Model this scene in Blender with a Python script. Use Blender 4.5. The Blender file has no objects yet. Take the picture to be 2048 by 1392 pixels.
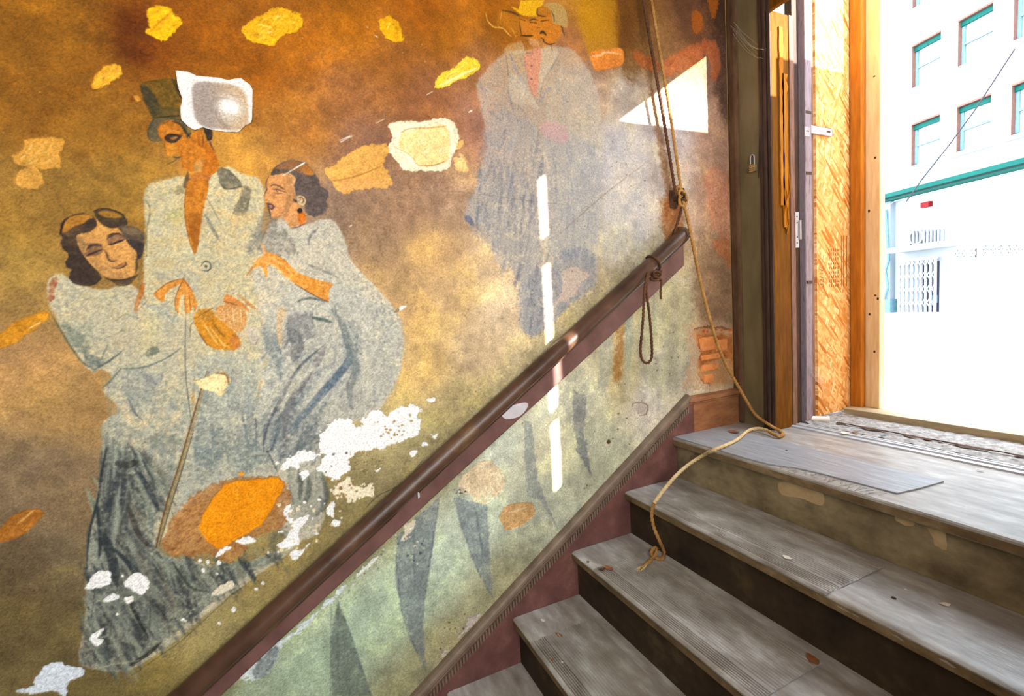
import bpy, bmesh, math, random
import numpy as np
from mathutils import Vector, Matrix
random.seed(7); rng = np.random.default_rng(7)
S = bpy.context.scene
COL = S.collection

# ------------------------------------------------------------------ camera
CAM = np.array([1.54, -1.426, .582]); FPX = 941.86
YAW, PITCH, ROLL = .43146, -.080075, -.059645
cf = np.array([-math.cos(YAW)*math.cos(PITCH), math.sin(YAW)*math.cos(PITCH), math.sin(PITCH)])
cr = np.cross(cf, [0, 0, 1.]); cr /= np.linalg.norm(cr); cu = np.cross(cr, cf)
cr, cu = math.cos(ROLL)*cr+math.sin(ROLL)*cu, -math.sin(ROLL)*cr+math.cos(ROLL)*cu
cd = bpy.data.cameras.new('camera'); cam = bpy.data.objects.new('camera', cd); COL.objects.link(cam)
M = Matrix.Identity(4)
for i in range(3):
    M[i][0] = cr[i]; M[i][1] = cu[i]; M[i][2] = -cf[i]; M[i][3] = CAM[i]
cam.matrix_world = M
cd.sensor_fit = 'HORIZONTAL'; cd.sensor_width = 36; cd.lens = FPX/2048*36
cd.clip_start = .02; cd.clip_end = 300
S.camera = cam

def P(px, py, ax, val):
    """surveyed point: sight line of a photo pixel met with the plane ax = val"""
    d = cf*FPX + cr*(px-1024) - cu*(py-696)
    i = 'xyz'.index(ax); t = (val-CAM[i])/d[i]
    return CAM + d*t

# ------------------------------------------------------------------ light and exposure
SUN = np.array([1.58, 1., .668]); SUN /= np.linalg.norm(SUN)      # towards the sun
W = bpy.data.worlds.new('sky'); S.world = W; W.use_nodes = True
bg = W.node_tree.nodes['Background']; bg.inputs[0].default_value = (.68, .84, 1, 1); bg.inputs[1].default_value = 6.8
sl = bpy.data.lights.new('sun', 'SUN'); sl.energy = 16; sl.angle = .009; sl.color = (1, .94, .84)
so = bpy.data.objects.new('sun', sl); COL.objects.link(so)
so.rotation_euler = Vector(SUN).to_track_quat('Z', 'Y').to_euler(); so.location = (6, 5, 6)
al = bpy.data.lights.new('stairwell_fill', 'AREA'); al.shape = 'RECTANGLE'; al.size = 1.5; al.size_y = 3.0  # added overhead fill lamp, out of frame
al.energy = 20; al.color = (1, .985, .95)
ao = bpy.data.objects.new('stairwell_fill', al); COL.objects.link(ao)
ao.location = (1.7, -2.4, 2.66)
ao.rotation_euler = Vector((.55, .10, 1)).to_track_quat('Z', 'Y').to_euler()
wl = bpy.data.lights.new('side_fill', 'AREA'); wl.shape = 'RECTANGLE'; wl.size = 3.4; wl.size_y = 1.4  # added fill lamp that brightens the mural from the right
wl.energy = 98; wl.color = (1, .985, .95)
wo = bpy.data.objects.new('side_fill', wl); COL.objects.link(wo)
wo.location = (2.47, -2.0, .80)
wo.rotation_euler = Vector((1, .10, .0)).to_track_quat('Z', 'Y').to_euler()
vs = S.view_settings; vs.view_transform = 'Standard'; vs.look = 'None'; vs.gamma = 1; vs.exposure = 1.12
vs.use_curve_mapping = False

# ------------------------------------------------------------------ materials
def lin(c):
    c = np.asarray(c, float)/255.
    return np.where(c <= .04045, c/12.92, ((c+.055)/1.055)**2.4)
def L4(c, g=1.): return tuple(np.clip(lin(c)*g, 0, 1))+(1,)
def newmat(name):
    m = bpy.data.materials.new(name); m.use_nodes = True
    nt = m.node_tree; b = nt.nodes['Principled BSDF']
    return m, nt, b
def N(nt, t, **kw):
    n = nt.nodes.new(t)
    for k, v in kw.items():
        if k in n.inputs: n.inputs[k].default_value = v
        else: setattr(n, k, v)
    return n
def ramp(nt, fac, stops):
    r = nt.nodes.new('ShaderNodeValToRGB'); e = r.color_ramp.elements
    while len(e) < len(stops): e.new(.5)
    for k, (p, c) in zip(e, stops): k.position = p; k.color = c if len(c) == 4 else L4(c)
    nt.links.new(fac, r.inputs[0]); return r.outputs[0]
def coords(nt, scale=(1, 1, 1), rot=(0, 0, 0)):
    tc = nt.nodes.new('ShaderNodeTexCoord'); mp = nt.nodes.new('ShaderNodeMapping')
    mp.inputs['Scale'].default_value = scale; mp.inputs['Rotation'].default_value = rot
    nt.links.new(tc.outputs['Object'], mp.inputs[0]); return mp.outputs[0]
def bump(nt, b, h, strength, dist):
    bp = N(nt, 'ShaderNodeBump'); bp.inputs['Strength'].default_value = strength; bp.inputs['Distance'].default_value = dist
    nt.links.new(h, bp.inputs['Height']); nt.links.new(bp.outputs[0], b.inputs['Normal'])
def mottled(name, c1, c2, scale=12, rough=.7, bs=.3, stretch=(1, 1, 1), c3=None, metal=0, fine=160, bd=.002, detail=6, spec=.3):
    m, nt, b = newmat(name)
    v = coords(nt, stretch)
    n = N(nt, 'ShaderNodeTexNoise', Scale=scale, Detail=detail, Roughness=.65); nt.links.new(v, n.inputs['Vector'])
    st = [(.32, c1), (.68, c2)] if c3 is None else [(.30, c1), (.55, c2), (.72, c3)]
    nt.links.new(ramp(nt, n.outputs['Fac'], st), b.inputs['Base Color'])
    b.inputs['Roughness'].default_value = rough; b.inputs['Metallic'].default_value = metal; b.inputs['Specular IOR Level'].default_value = spec
    f = N(nt, 'ShaderNodeTexNoise', Scale=fine, Detail=4); nt.links.new(v, f.inputs['Vector'])
    bump(nt, b, f.outputs['Fac'], bs, bd)
    return m
def plain(name, c, rough=.6, metal=0, **kw):
    c = np.array(c)
    return mottled(name, tuple(c*.9), tuple(np.minimum(c*1.07, 255)), rough=rough, metal=metal, bs=kw.pop('bs', .12), **kw)

MT = dict(
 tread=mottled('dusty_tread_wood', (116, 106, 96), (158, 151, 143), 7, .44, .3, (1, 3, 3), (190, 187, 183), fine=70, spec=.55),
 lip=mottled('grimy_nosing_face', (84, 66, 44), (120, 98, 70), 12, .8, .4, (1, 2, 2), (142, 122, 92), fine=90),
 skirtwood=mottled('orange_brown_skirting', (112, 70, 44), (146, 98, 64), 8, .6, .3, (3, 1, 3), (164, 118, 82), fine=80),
 riser=mottled('darkened_riser', (34, 22, 14), (58, 44, 28), 7, .85, .4, (1, 1, 1), (84, 68, 46), fine=70),  # colour lowered to deepen the shade on the lower risers
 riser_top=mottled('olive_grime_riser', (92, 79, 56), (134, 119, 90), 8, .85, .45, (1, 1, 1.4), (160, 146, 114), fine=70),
 chip=mottled('tan_underpaint', (168, 142, 104), (190, 164, 124), 20, .8, .2),
 mat=mottled('dusty_rubber', (110, 100, 91), (148, 141, 134), 8, .40, .25, (1, 2, 2), (182, 179, 176), fine=120, spec=.55),
 lino=mottled('worn_lino', (122, 122, 124), (148, 149, 152), 9, .42, .25, (1, 8, 1), (168, 170, 174), fine=90, spec=.5),
 skirt=mottled('oxblood_skirt', (84, 52, 48), (110, 72, 66), 10, .5, .3, (1, 1, 1), (132, 94, 84), fine=90),
 cap=mottled('brown_cap_moulding', (96, 80, 66), (128, 110, 92), 14, .55, .25, fine=90),
 rail=mottled('dark_varnished_rail', (50, 32, 24), (80, 56, 42), 5, .34, .35, (1, 1, 1), (110, 84, 52), fine=70),
 railboard=mottled('purple_brown_rail_board', (84, 56, 52), (112, 80, 74), 9, .5, .3, fine=80),
 bare=mottled('grey_bare_primer', (170, 165, 170), (190, 186, 190), 20, .7, .2),
 endwall=mottled('olive_drab_paint', (92, 80, 54), (122, 108, 76), 7, .6, .25, (1, 1, .3), fine=90),
 darkwood=mottled('dark_umber_board', (52, 38, 32), (76, 58, 48), 9, .6, .3, (6, 6, 1), fine=60, spec=.15),
 cornerwood=mottled('corner_board_brown', (74, 52, 38), (104, 78, 56), 9, .7, .3, (4, 4, 1), fine=60, spec=.1),
 casing=mottled('ochre_brown_casing', (80, 46, 8), (104, 64, 14), 6, .75, .3, (8, 8, 1), (122, 78, 22), fine=60, spec=.06),
 split=mottled('splintered_pine', (128, 74, 8), (160, 98, 18), 9, .75, .5, (14, 14, 1), (178, 122, 40), fine=60, spec=.1),
 lavender=mottled('chalky_mauve_paint', (112, 98, 104), (142, 128, 134), 12, .75, .35, (6, 6, 1), (88, 70, 70), fine=80, spec=.1),
 rosewood=mottled('rose_brown_edge', (98, 68, 54), (132, 100, 84), 12, .75, .35, (6, 6, 1), fine=80, spec=.1),
 pine=mottled('pine_stud', (214, 176, 124), (236, 204, 156), 5, .75, .25, (9, 9, 1), (244, 218, 176), fine=60, spec=.1),
 pine_shaded=mottled('shaded_pine_stud', (150, 86, 14), (184, 112, 24), 5, .7, .25, (9, 9, 1), (200, 130, 40), fine=60),  # darker copy of the pine for the stud standing in shade
 pine_flat=mottled('weathered_plank', (150, 134, 104), (186, 168, 134), 5, .7, .3, (1, 9, 9), fine=60),
 steel=mottled('zinc_plate', (150, 148, 152), (176, 174, 178), 10, .45, .05, metal=.2),
 brass=mottled('tarnished_brass', (160, 134, 84), (196, 172, 118), 30, .4, .1, metal=.6),
 iron=mottled('rusty_iron', (52, 34, 22), (92, 56, 28), 40, .8, .5),
 rope=mottled('hemp_rope', (138, 96, 44), (178, 134, 74), 30, .9, .4, fine=400),
 rope_dark=mottled('tarred_rope', (62, 38, 24), (96, 62, 36), 30, .9, .4, fine=400),
 rope_pale=mottled('bleached_hemp_rope', (186, 158, 108), (214, 190, 146), 30, .9, .4, fine=400),
 paper=mottled('crumpled_paper', (226, 222, 214), (248, 246, 240), 14, .8, .35, fine=45),
 dirt=mottled('gritty_dirt', (92, 88, 84), (150, 146, 142), 60, .95, .8, (1, 1, 1), (186, 182, 178), fine=240),
 threshold=mottled('worn_aluminium', (158, 158, 160), (196, 196, 198), 8, .45, .15, (1, 8, 1), metal=.2),
 leaf=mottled('dead_leaf', (110, 64, 34), (150, 96, 56), 60, .8, .3),
 crumb=mottled('paint_crumb', (196, 180, 160), (222, 210, 196), 60, .8, .3),
 plasterroom=mottled('aged_room_plaster', (136, 104, 54), (156, 122, 70), 3, .85, .3, fine=120),
 roomdark=mottled('dark_room_plaster', (96, 72, 46), (118, 92, 62), 3, .85, .3, fine=120),  # kept dark so the unseen walls bounce less light
 brick=mottled('orange_brick', (196, 112, 54), (222, 146, 84), 18, .85, .5, (1, 1, 1), (160, 82, 40), fine=90),
 mortar=mottled('pale_mortar', (206, 176, 142), (228, 202, 170), 25, .9, .6, fine=110),
 asphalt=mottled('sunlit_asphalt', (150, 148, 146), (176, 174, 172), 3, .9, .3, fine=40),
 pavement=mottled('pale_pavement', (196, 194, 190), (214, 212, 208), 3, .9, .2, fine=40),
 bldg_white=mottled('white_render', (146, 146, 145), (154, 154, 152), .8, .8, .05),
 bldg_band=mottled('pale_blue_band', (112, 118, 122), (118, 124, 128), .8, .8, .05),
 bldg_green=plain('teal_trim', (0, 66, 56), .5, spec=.1),
 bldg_blue=plain('sky_blue_paint', (74, 102, 110), .6),
 bldg_frame=plain('aqua_window_frame', (92, 116, 126), .5),
 bldg_red=plain('red_sign_enamel', (104, 9, 11), .5, spec=.1),
 bldg_redbrick=plain('red_brick_reveal', (104, 68, 56), .8),
 bldg_dark=plain('dark_interior', (44, 38, 48), .6, spec=.1),
 bldg_iron=plain('white_ironwork', (150, 148, 150), .5),
 pane=plain('pale_window_pane', (150, 156, 162), .3),
 cable=plain('black_cable', (40, 34, 36), .6),
 ink=plain('printed_ink', (128, 78, 34), .8),
 white=plain('white_plastic', (216, 206, 196), .5),
 web=plain('cobweb_silk', (206, 200, 190), .8),
)
# brick facade
m, nt, b = newmat('pale_brick_facade'); MT['facade'] = m
v = coords(nt, (1, 1, 1), (math.pi/2, 0, 0))
bk = N(nt, 'ShaderNodeTexBrick', Scale=1.0); nt.links.new(v, bk.inputs['Vector'])
bk.inputs['Brick Width'].default_value = .22; bk.inputs['Row Height'].default_value = .075; bk.inputs['Mortar Size'].default_value = .012
bk.inputs['Color1'].default_value = L4((160, 138, 122)); bk.inputs['Color2'].default_value = L4((150, 128, 112)); bk.inputs['Mortar'].default_value = L4((164, 160, 156))
nt.links.new(bk.outputs[0], b.inputs['Base Color']); b.inputs['Roughness'].default_value = .85
# oriented strand board: three layers of long flat chips
m, nt, b = newmat('oriented_strand_board'); MT['osb'] = m
prev = None
for k, (sc, rot, cA, cB, th) in enumerate([((1, .07, .013), .5, (222, 160, 92), (246, 206, 144), 0), ((1, .085, .012), -.6, (206, 140, 70), (250, 218, 164), .5), ((1, .06, .010), 1.25, (226, 166, 98), (252, 226, 182), .58), ((1, .09, .011), 2.3, (190, 120, 52), (240, 190, 124), .66)]):
    tc = nt.nodes.new('ShaderNodeTexCoord'); mp = nt.nodes.new('ShaderNodeMapping'); mp.vector_type = 'TEXTURE'
    mp.inputs['Scale'].default_value = sc; mp.inputs['Rotation'].default_value = (rot, 0, 0); mp.inputs['Location'].default_value = (0, .013*k, .31*k)
    nt.links.new(tc.outputs['Object'], mp.inputs[0])
    vo = N(nt, 'ShaderNodeTexVoronoi', Scale=1.0); nt.links.new(mp.outputs[0], vo.inputs['Vector'])
    sp = nt.nodes.new('ShaderNodeSeparateColor'); nt.links.new(vo.outputs['Color'], sp.inputs[0])
    c = ramp(nt, sp.outputs[0], [(.1, cA), (.9, cB)])
    if prev is None: prev = c
    else:
        gt = N(nt, 'ShaderNodeMath', operation='GREATER_THAN'); gt.inputs[1].default_value = th
        nt.links.new(sp.outputs[1], gt.inputs[0])
        mx = nt.nodes.new('ShaderNodeMix'); mx.data_type = 'RGBA'
        nt.links.new(gt.outputs[0], mx.inputs[0]); nt.links.new(prev, mx.inputs[6]); nt.links.new(c, mx.inputs[7]); prev = mx.outputs[2]
dk = nt.nodes.new('ShaderNodeMix'); dk.data_type = 'RGBA'; dk.blend_type = 'MULTIPLY'; dk.inputs[0].default_value = 1; dk.inputs[7].default_value = (.78, .68, .54, 1)
nt.links.new(prev, dk.inputs[6]); nt.links.new(dk.outputs[2], b.inputs['Base Color']); b.inputs['Roughness'].default_value = .75; b.inputs['Specular IOR Level'].default_value = .1
bump(nt, b, sp.outputs[0], .4, .002)
# painted plaster: pigment stored per point of the wall, fine stucco relief from noise
m, nt, b = newmat('painted_stucco'); MT['mural'] = m
at = N(nt, 'ShaderNodeAttribute', attribute_name='pigment')
tc = nt.nodes.new('ShaderNodeTexCoord'); mp = nt.nodes.new('ShaderNodeMapping'); mp.vector_type = 'TEXTURE'
mp.inputs['Rotation'].default_value = (.6, 0, 0); mp.inputs['Scale'].default_value = (1, 1.7, 1); nt.links.new(tc.outputs['Object'], mp.inputs[0]); v = mp.outputs[0]
n1 = N(nt, 'ShaderNodeTexNoise', Scale=235, Detail=5, Roughness=.7); nt.links.new(v, n1.inputs['Vector'])
mr = N(nt, 'ShaderNodeMapRange'); mr.inputs[1].default_value = .3; mr.inputs[2].default_value = .7; mr.inputs[3].default_value = .62; mr.inputs[4].default_value = 1.34
nt.links.new(n1.outputs['Fac'], mr.inputs[0])
mx = nt.nodes.new('ShaderNodeMix'); mx.data_type = 'RGBA'; mx.blend_type = 'MULTIPLY'; mx.inputs[0].default_value = 1
nt.links.new(at.outputs['Color'], mx.inputs[6]); nt.links.new(mr.outputs[0], mx.inputs[7])
nt.links.new(mx.outputs[2], b.inputs['Base Color']); b.inputs['Roughness'].default_value = .8; b.inputs['Specular IOR Level'].default_value = .15
bump(nt, b, n1.outputs['Fac'], .8, .0045)

# ------------------------------------------------------------------ mesh helpers
def tag(o, label=None, cat=None, group=None, kind=None):
    for k, v in (('label', label), ('category', cat), ('group', group), ('kind', kind)):
        if v: o[k] = v
    return o
def empty(name, loc=(0, 0, 0), rz=0):
    o = bpy.data.objects.new(name, None); COL.objects.link(o); o.location = loc; o.rotation_euler[2] = rz
    o.empty_display_size = .05
    return o
LOCAL = set()          # things whose parts are written in the thing's own frame
def link(name, me, mat, parent=None, smooth=False):
    o = bpy.data.objects.new(name, me); COL.objects.link(o)
    if mat is not None and not me.materials: me.materials.append(MT[mat])
    if parent is not None:
        o.parent = parent; mw = Matrix.Identity(4); pw = parent; loc = False
        while pw is not None:
            loc = loc or pw.name in LOCAL
            mw = Matrix.LocRotScale(pw.location, pw.rotation_euler, pw.scale) @ mw; pw = pw.parent
        if not loc and mw != Matrix.Identity(4): me.transform(mw.inverted())
    if smooth: me.polygons.foreach_set('use_smooth', [True]*len(me.polygons))
    return o
class MB:
    def __init__(s): s.v = []; s.f = []
    def add(s, vs_, fs):
        k = len(s.v); s.v += [tuple(map(float, p)) for p in vs_]; s.f += [tuple(i+k for i in q) for q in fs]; return s
    def box(s, x0, x1, y0, y1, z0, z1, bev=0):
        bm = bmesh.new(); bmesh.ops.create_cube(bm, size=1)
        for q in bm.verts: q.co = Vector((x0+(q.co.x+.5)*(x1-x0), y0+(q.co.y+.5)*(y1-y0), z0+(q.co.z+.5)*(z1-z0)))
        if bev: bmesh.ops.bevel(bm, geom=bm.edges[:], offset=bev, segments=2, affect='EDGES', profile=.5)
        bm.verts.index_update()
        s.add([q.co for q in bm.verts], [[q.index for q in f.verts] for f in bm.faces]); bm.free(); return s
    def prism(s, pts, vec):
        """closed polygon of 3D points pushed along vec"""
        n = len(pts); pts = [np.array(p, float) for p in pts]; vec = np.array(vec, float)
        return s.add(pts+[p+vec for p in pts], [tuple(range(n))[::-1], tuple(range(n, 2*n))]+[(i, (i+1) % n, n+(i+1) % n, n+i) for i in range(n)])
    def sweep(s, rings, cap=True):
        n = len(rings[0]); k = len(rings)
        f = [(i*n+j, i*n+(j+1) % n, (i+1)*n+(j+1) % n, (i+1)*n+j) for i in range(k-1) for j in range(n)]
        if cap: f += [tuple(range(n))[::-1], tuple((k-1)*n+j for j in range(n))]
        return s.add([p for r in rings for p in r], f)
    def tube(s, path, r, n=10, lobes=0, twist=0., lobe=.2):
        path = [np.array(p, float) for p in path]; rings = []; a0 = None; acc = 0.
        for i, p in enumerate(path):
            t = path[min(i+1, len(path)-1)]-path[max(i-1, 0)]; t /= (np.linalg.norm(t)+1e-9)
            if a0 is None: a0 = np.cross(t, [.3, .2, 1.]) 
            a0 = a0 - t*(a0@t); a0 /= (np.linalg.norm(a0)+1e-9); b0 = np.cross(t, a0)
            if i: acc += np.linalg.norm(p-path[i-1])
            rr = r[i] if hasattr(r, '__len__') else r
            ring = []
            for j in range(n):
                th = 2*math.pi*j/n; q = rr*(1+(lobe*math.cos(lobes*(th-twist*acc)) if lobes else 0))
                ring.append(p+a0*q*math.cos(th)+b0*q*math.sin(th))
            rings.append(ring)
        return s.sweep(rings)
    def build(s, name, mat, parent=None, smooth=False):
        me = bpy.data.meshes.new(name); me.from_pydata(s.v, [], s.f)
        bm = bmesh.new(); bm.from_mesh(me); bmesh.ops.recalc_face_normals(bm, faces=bm.faces); bm.to_mesh(me); bm.free()
        o = link(name, me, mat, parent, smooth)
        if smooth: me.set_sharp_from_angle(angle=math.radians(50))
        return o
def catmull(pts, per=6, closed=False):
    pts = [np.array(p, float) for p in pts]; n = len(pts); out = []
    for i in range(n if closed else n-1):
        g = lambda k: pts[k % n] if closed else pts[min(max(k, 0), n-1)]
        p0, p1, p2, p3 = g(i-1), g(i), g(i+1), g(i+2)
        for k in range(per):
            t = k/per
            out.append(.5*((2*p1)+(-p0+p2)*t+(2*p0-5*p1+4*p2-p3)*t*t+(-p0+3*p1-3*p2+p3)*t**3))
    if not closed: out.append(pts[-1])
    return out
def resample(path, step):
    path = np.array(path); d = np.r_[0, np.cumsum(np.linalg.norm(np.diff(path, axis=0), axis=1))]
    t = np.linspace(0, d[-1], max(2, int(d[-1]/step)))
    return np.stack([np.interp(t, d, path[:, k]) for k in range(path.shape[1])], 1)
STRUCT = lambda o: tag(o, kind='structure')
PITCH_T = math.tan(math.radians(34.19)); RISE, RUN = .18, .264
YE = .42            # face of the end wall
# ------------------------------------------------------------------ mural wall: a real sheet of stucco with pigment and relief per point
H = .0024; Y0, Z0 = -3.4, -1.4; NY, NZ = int((.42-Y0)/H)+1, int((2.68-Z0)/H)+1
GAIN = 1.27          # light reaching the wall; pigment = seen colour / gain
def noise(cell, octaves=1, seed=0):
    out = np.zeros((NZ, NY), np.float32); amp = 1.; tot = 0.
    g = np.random.default_rng(seed+int(cell*10))
    for o in range(octaves):
        c = max(cell/2**o, 1.01); a = g.uniform(-1, 1, (int(NZ/c)+3, int(NY/c)+3)).astype(np.float32)
        zi = np.arange(NZ)/c; yi = np.arange(NY)/c; z0 = zi.astype(int); y0 = yi.astype(int)
        fz = (zi-z0).astype(np.float32); fy = (yi-y0).astype(np.float32); fz = fz*fz*(3-2*fz); fy = fy*fy*(3-2*fy)
        r = a[z0]*(1-fz)[:, None]+a[z0+1]*fz[:, None]
        out += amp*(r[:, y0]*(1-fy)+r[:, y0+1]*fy); tot += amp; amp *= .55
    return out/tot*1.6
NF, NM, NB, NL = noise(3.2, 2, 1), noise(11, 3, 2), noise(34, 4, 3), noise(130, 4, 4)
NW1, NW2 = noise(9, 3, 5), noise(9, 3, 6)
CV = np.zeros((NZ, NY, 3), np.float32); DEP = np.zeros((NZ, NY), np.float32); PART = np.zeros((NZ, NY), np.int16)
def wall(px, py):
    p = P(px, py, 'x', 0.); return (p[1]-Y0)/H, (p[2]-Z0)/H
def pscale(px, py):       # wall cells per photo pixel
    a, b = wall(px, py), wall(px+4, py+4); return math.hypot(a[0]-b[0], a[1]-b[1])/math.hypot(4, 4)
def C(ox, oy, s, flat): return [(ox+flat[i]*s, oy+flat[i+1]*s) for i in range(0, len(flat), 2)]
cA = lambda *f: C(0, 0, .3448, f); cB = lambda *f: C(0, 400, .3448, f); cC = lambda *f: C(0, 880, .3678, f)
cD = lambda *f: C(600, 0, .3448, f); cE = lambda *f: C(600, 400, .3448, f); cF = lambda *f: C(80, 400, .1437, f)
cM = lambda *f: C(260, 140, .158, f); cW = lambda *f: C(500, 300, .1149, f); cH = lambda *f: C(250, 460, .2148, f)
cO = lambda *f: C(920, 0, .1724, f); cS = lambda *f: C(150, 850, .3591, f); cR = lambda *f: C(480, 560, .2874, f)
cP = lambda *f: C(540, 760, .2586, f); cU = lambda *f: C(500, 780, .4397, f); cT = lambda *f: C(1150, 0, .3448, f)
cV = lambda *f: C(1150, 400, .3593, f); cX = lambda *f: [(f[i], f[i+1]) for i in range(0, len(f), 2)]
def col(c): return np.array(c, np.float32)/255.
def win(Q, pad):
    lo = np.floor(Q.min(0)-pad).astype(int); hi = np.ceil(Q.max(0)+pad).astype(int)+1
    x0, y0 = max(lo[0], 0), max(lo[1], 0); x1, y1 = min(hi[0], NY), min(hi[1], NZ)
    return (x0, x1, y0, y1) if x1-x0 > 1 and y1-y0 > 1 else None
def sdist(Q, X, Y):
    d = np.full(X.shape, 1e9, np.float32); ins = np.zeros(X.shape, bool); n = len(Q)
    for i in range(n):
        (ax, ay), (bx, by) = Q[i], Q[(i+1) % n]
        ex, ey = bx-ax, by-ay; wx, wy = X-ax, Y-ay
        t = np.clip((wx*ex+wy*ey)/(ex*ex+ey*ey+1e-9), 0, 1)
        d = np.minimum(d, (wx-ex*t)**2+(wy-ey*t)**2)
        if ay != by:
            ins ^= ((ay > Y) != (by > Y)) & (X < (bx-ax)*(Y-ay)/(by-ay)+ax)
    return np.where(ins, -1, 1)*np.sqrt(d)
def put(sl, m, c, part=0, hard=None, dep=0, rim=0, sd=None):
    ys, xs = sl; CV[ys, xs] += (c-CV[ys, xs])*m[..., None]
    if part: 
        h = m > .45 if hard is None else hard
        PART[ys, xs][h] = part
    if dep:
        e = np.clip(.5-sd/1.6, 0, 1); DEP[ys, xs] = DEP[ys, xs]*(1-e)+dep*e
        if rim: DEP[ys, xs] -= rim*np.exp(-np.maximum(sd, 0)/3.)*(sd > 0)*(.5+.5*NM[ys, xs])
def fill(pts, c, a=1., soft=1.5, rag=0., tex=0., part=0, dep=0., rim=0., sm=True, var=0.):
    k = pscale(*pts[0]); Q = np.array([wall(*p) for p in pts])
    if sm: Q = np.array(catmull(Q, 3, True))
    s = max(soft*k, .6); r = rag*k; w = win(Q, s+r*2+6)
    if w is None: return
    x0, x1, y0, y1 = w; sl = (slice(y0, y1), slice(x0, x1))
    Y, X = np.mgrid[y0:y1, x0:x1].astype(np.float32)
    sd = sdist(Q, X, Y)
    if r: sd = sd+r*(.7*NW1[sl]+.5*NF[sl]+.35*NB[sl])
    m = np.clip(.5-sd/(2*s), 0, 1); m = m*m*(3-2*m)*a
    if tex: m = m*np.clip(1-tex*(.5+.6*NM[sl]+.45*NF[sl]), 0, 1)
    cc = col(c)
    if var: cc = cc*(1+var*(.6*NM[sl]+.5*NB[sl]+.3*NF[sl]))[..., None]
    put(sl, m, cc, part, (sd < 0) if part else None, dep, rim, sd)
def stroke(pts, w, c, a=1., soft=1., taper=(.35, .35), dry=0., per=5, dep=0., part=0):
    k = pscale(*pts[0]); Q = np.array([wall(*p) for p in pts])
    if len(Q) > 2: Q = np.array(catmull(Q, per))
    n = len(Q); tt = np.linspace(0, 1, n); R = w*k*.5*np.minimum(1, np.minimum(taper[0]+(1-taper[0])*tt*4, taper[1]+(1-taper[1])*(1-tt)*4))
    s = max(soft*k, .55); ww = win(Q, w*k*.5+s+2)
    if ww is None: return
    x0, x1, y0, y1 = ww; sl = (slice(y0, y1), slice(x0, x1))
    Y, X = np.mgrid[y0:y1, x0:x1].astype(np.float32); sd = np.full(X.shape, 1e9, np.float32)
    for i in range(n-1):
        (ax, ay), (bx, by) = Q[i], Q[i+1]; ex, ey = bx-ax, by-ay; wx, wy = X-ax, Y-ay
        t = np.clip((wx*ex+wy*ey)/(ex*ex+ey*ey+1e-9), 0, 1)
        sd = np.minimum(sd, np.sqrt((wx-ex*t)**2+(wy-ey*t)**2)-(R[i]+(R[i+1]-R[i])*t))
    m = np.clip(.5-sd/(2*s), 0, 1)*a
    if dry: m = m*np.clip(1-dry*(.45+.7*NF[sl]+.5*NM[sl]), 0, 1)
    put(sl, m, col(c), part, (sd < 0) if part else None, dep, 0, sd)
def inside(pt, pts):
    x, y = pt; r = False; n = len(pts)
    for i in range(n):
        (ax, ay), (bx, by) = pts[i], pts[(i+1) % n]
        if (ay > y) != (by > y) and x < (bx-ax)*(y-ay)/(by-ay)+ax: r = not r
    return r
def hatch(pts, n, length, ang, spread, w, cols, a=.5, dry=.6, bend=0., soft=1.5):
    xs = [p[0] for p in pts]; ys = [p[1] for p in pts]; k = 0; tries = 0
    while k < n and tries < n*12:
        tries += 1; p = (random.uniform(min(xs), max(xs)), random.uniform(min(ys), max(ys)))
        if not inside(p, pts): continue
        k += 1; l = length*random.uniform(.5, 1.3); t = math.radians(ang+random.uniform(-spread, spread)); bb = bend*random.uniform(-1, 1)
        dx, dy = math.cos(t)*l/2, math.sin(t)*l/2
        stroke([(p[0]-dx, p[1]-dy), (p[0]-dy*bb, p[1]+dx*bb), (p[0]+dx, p[1]+dy)], w*random.uniform(.5, 1.4), random.choice(cols), a*random.uniform(.5, 1), soft, (.1, .1), dry, 3)
def dot(x, y, r, c, a=1., dep=0., soft=1., rag=.6, part=0, sy=1.):
    fill([(x+r*math.cos(t)*random.uniform(.75, 1.25), y+sy*r*math.sin(t)*random.uniform(.75, 1.25)) for t in np.linspace(0, 6.28, 8)[:-1]], c, a, soft, rag, dep=dep, part=part)
def specks(pts, n, r0, r1, cols, a=.9, dep=0.):
    xs = [p[0] for p in pts]; ys = [p[1] for p in pts]; k = 0
    while k < n:
        p = (random.uniform(min(xs), max(xs)), random.uniform(min(ys), max(ys)))
        if inside(p, pts):
            dot(p[0], p[1], random.uniform(r0, r1), random.choice(cols), a, dep, .7, .5, sy=random.uniform(.5, 1.1)); k += 1

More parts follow.
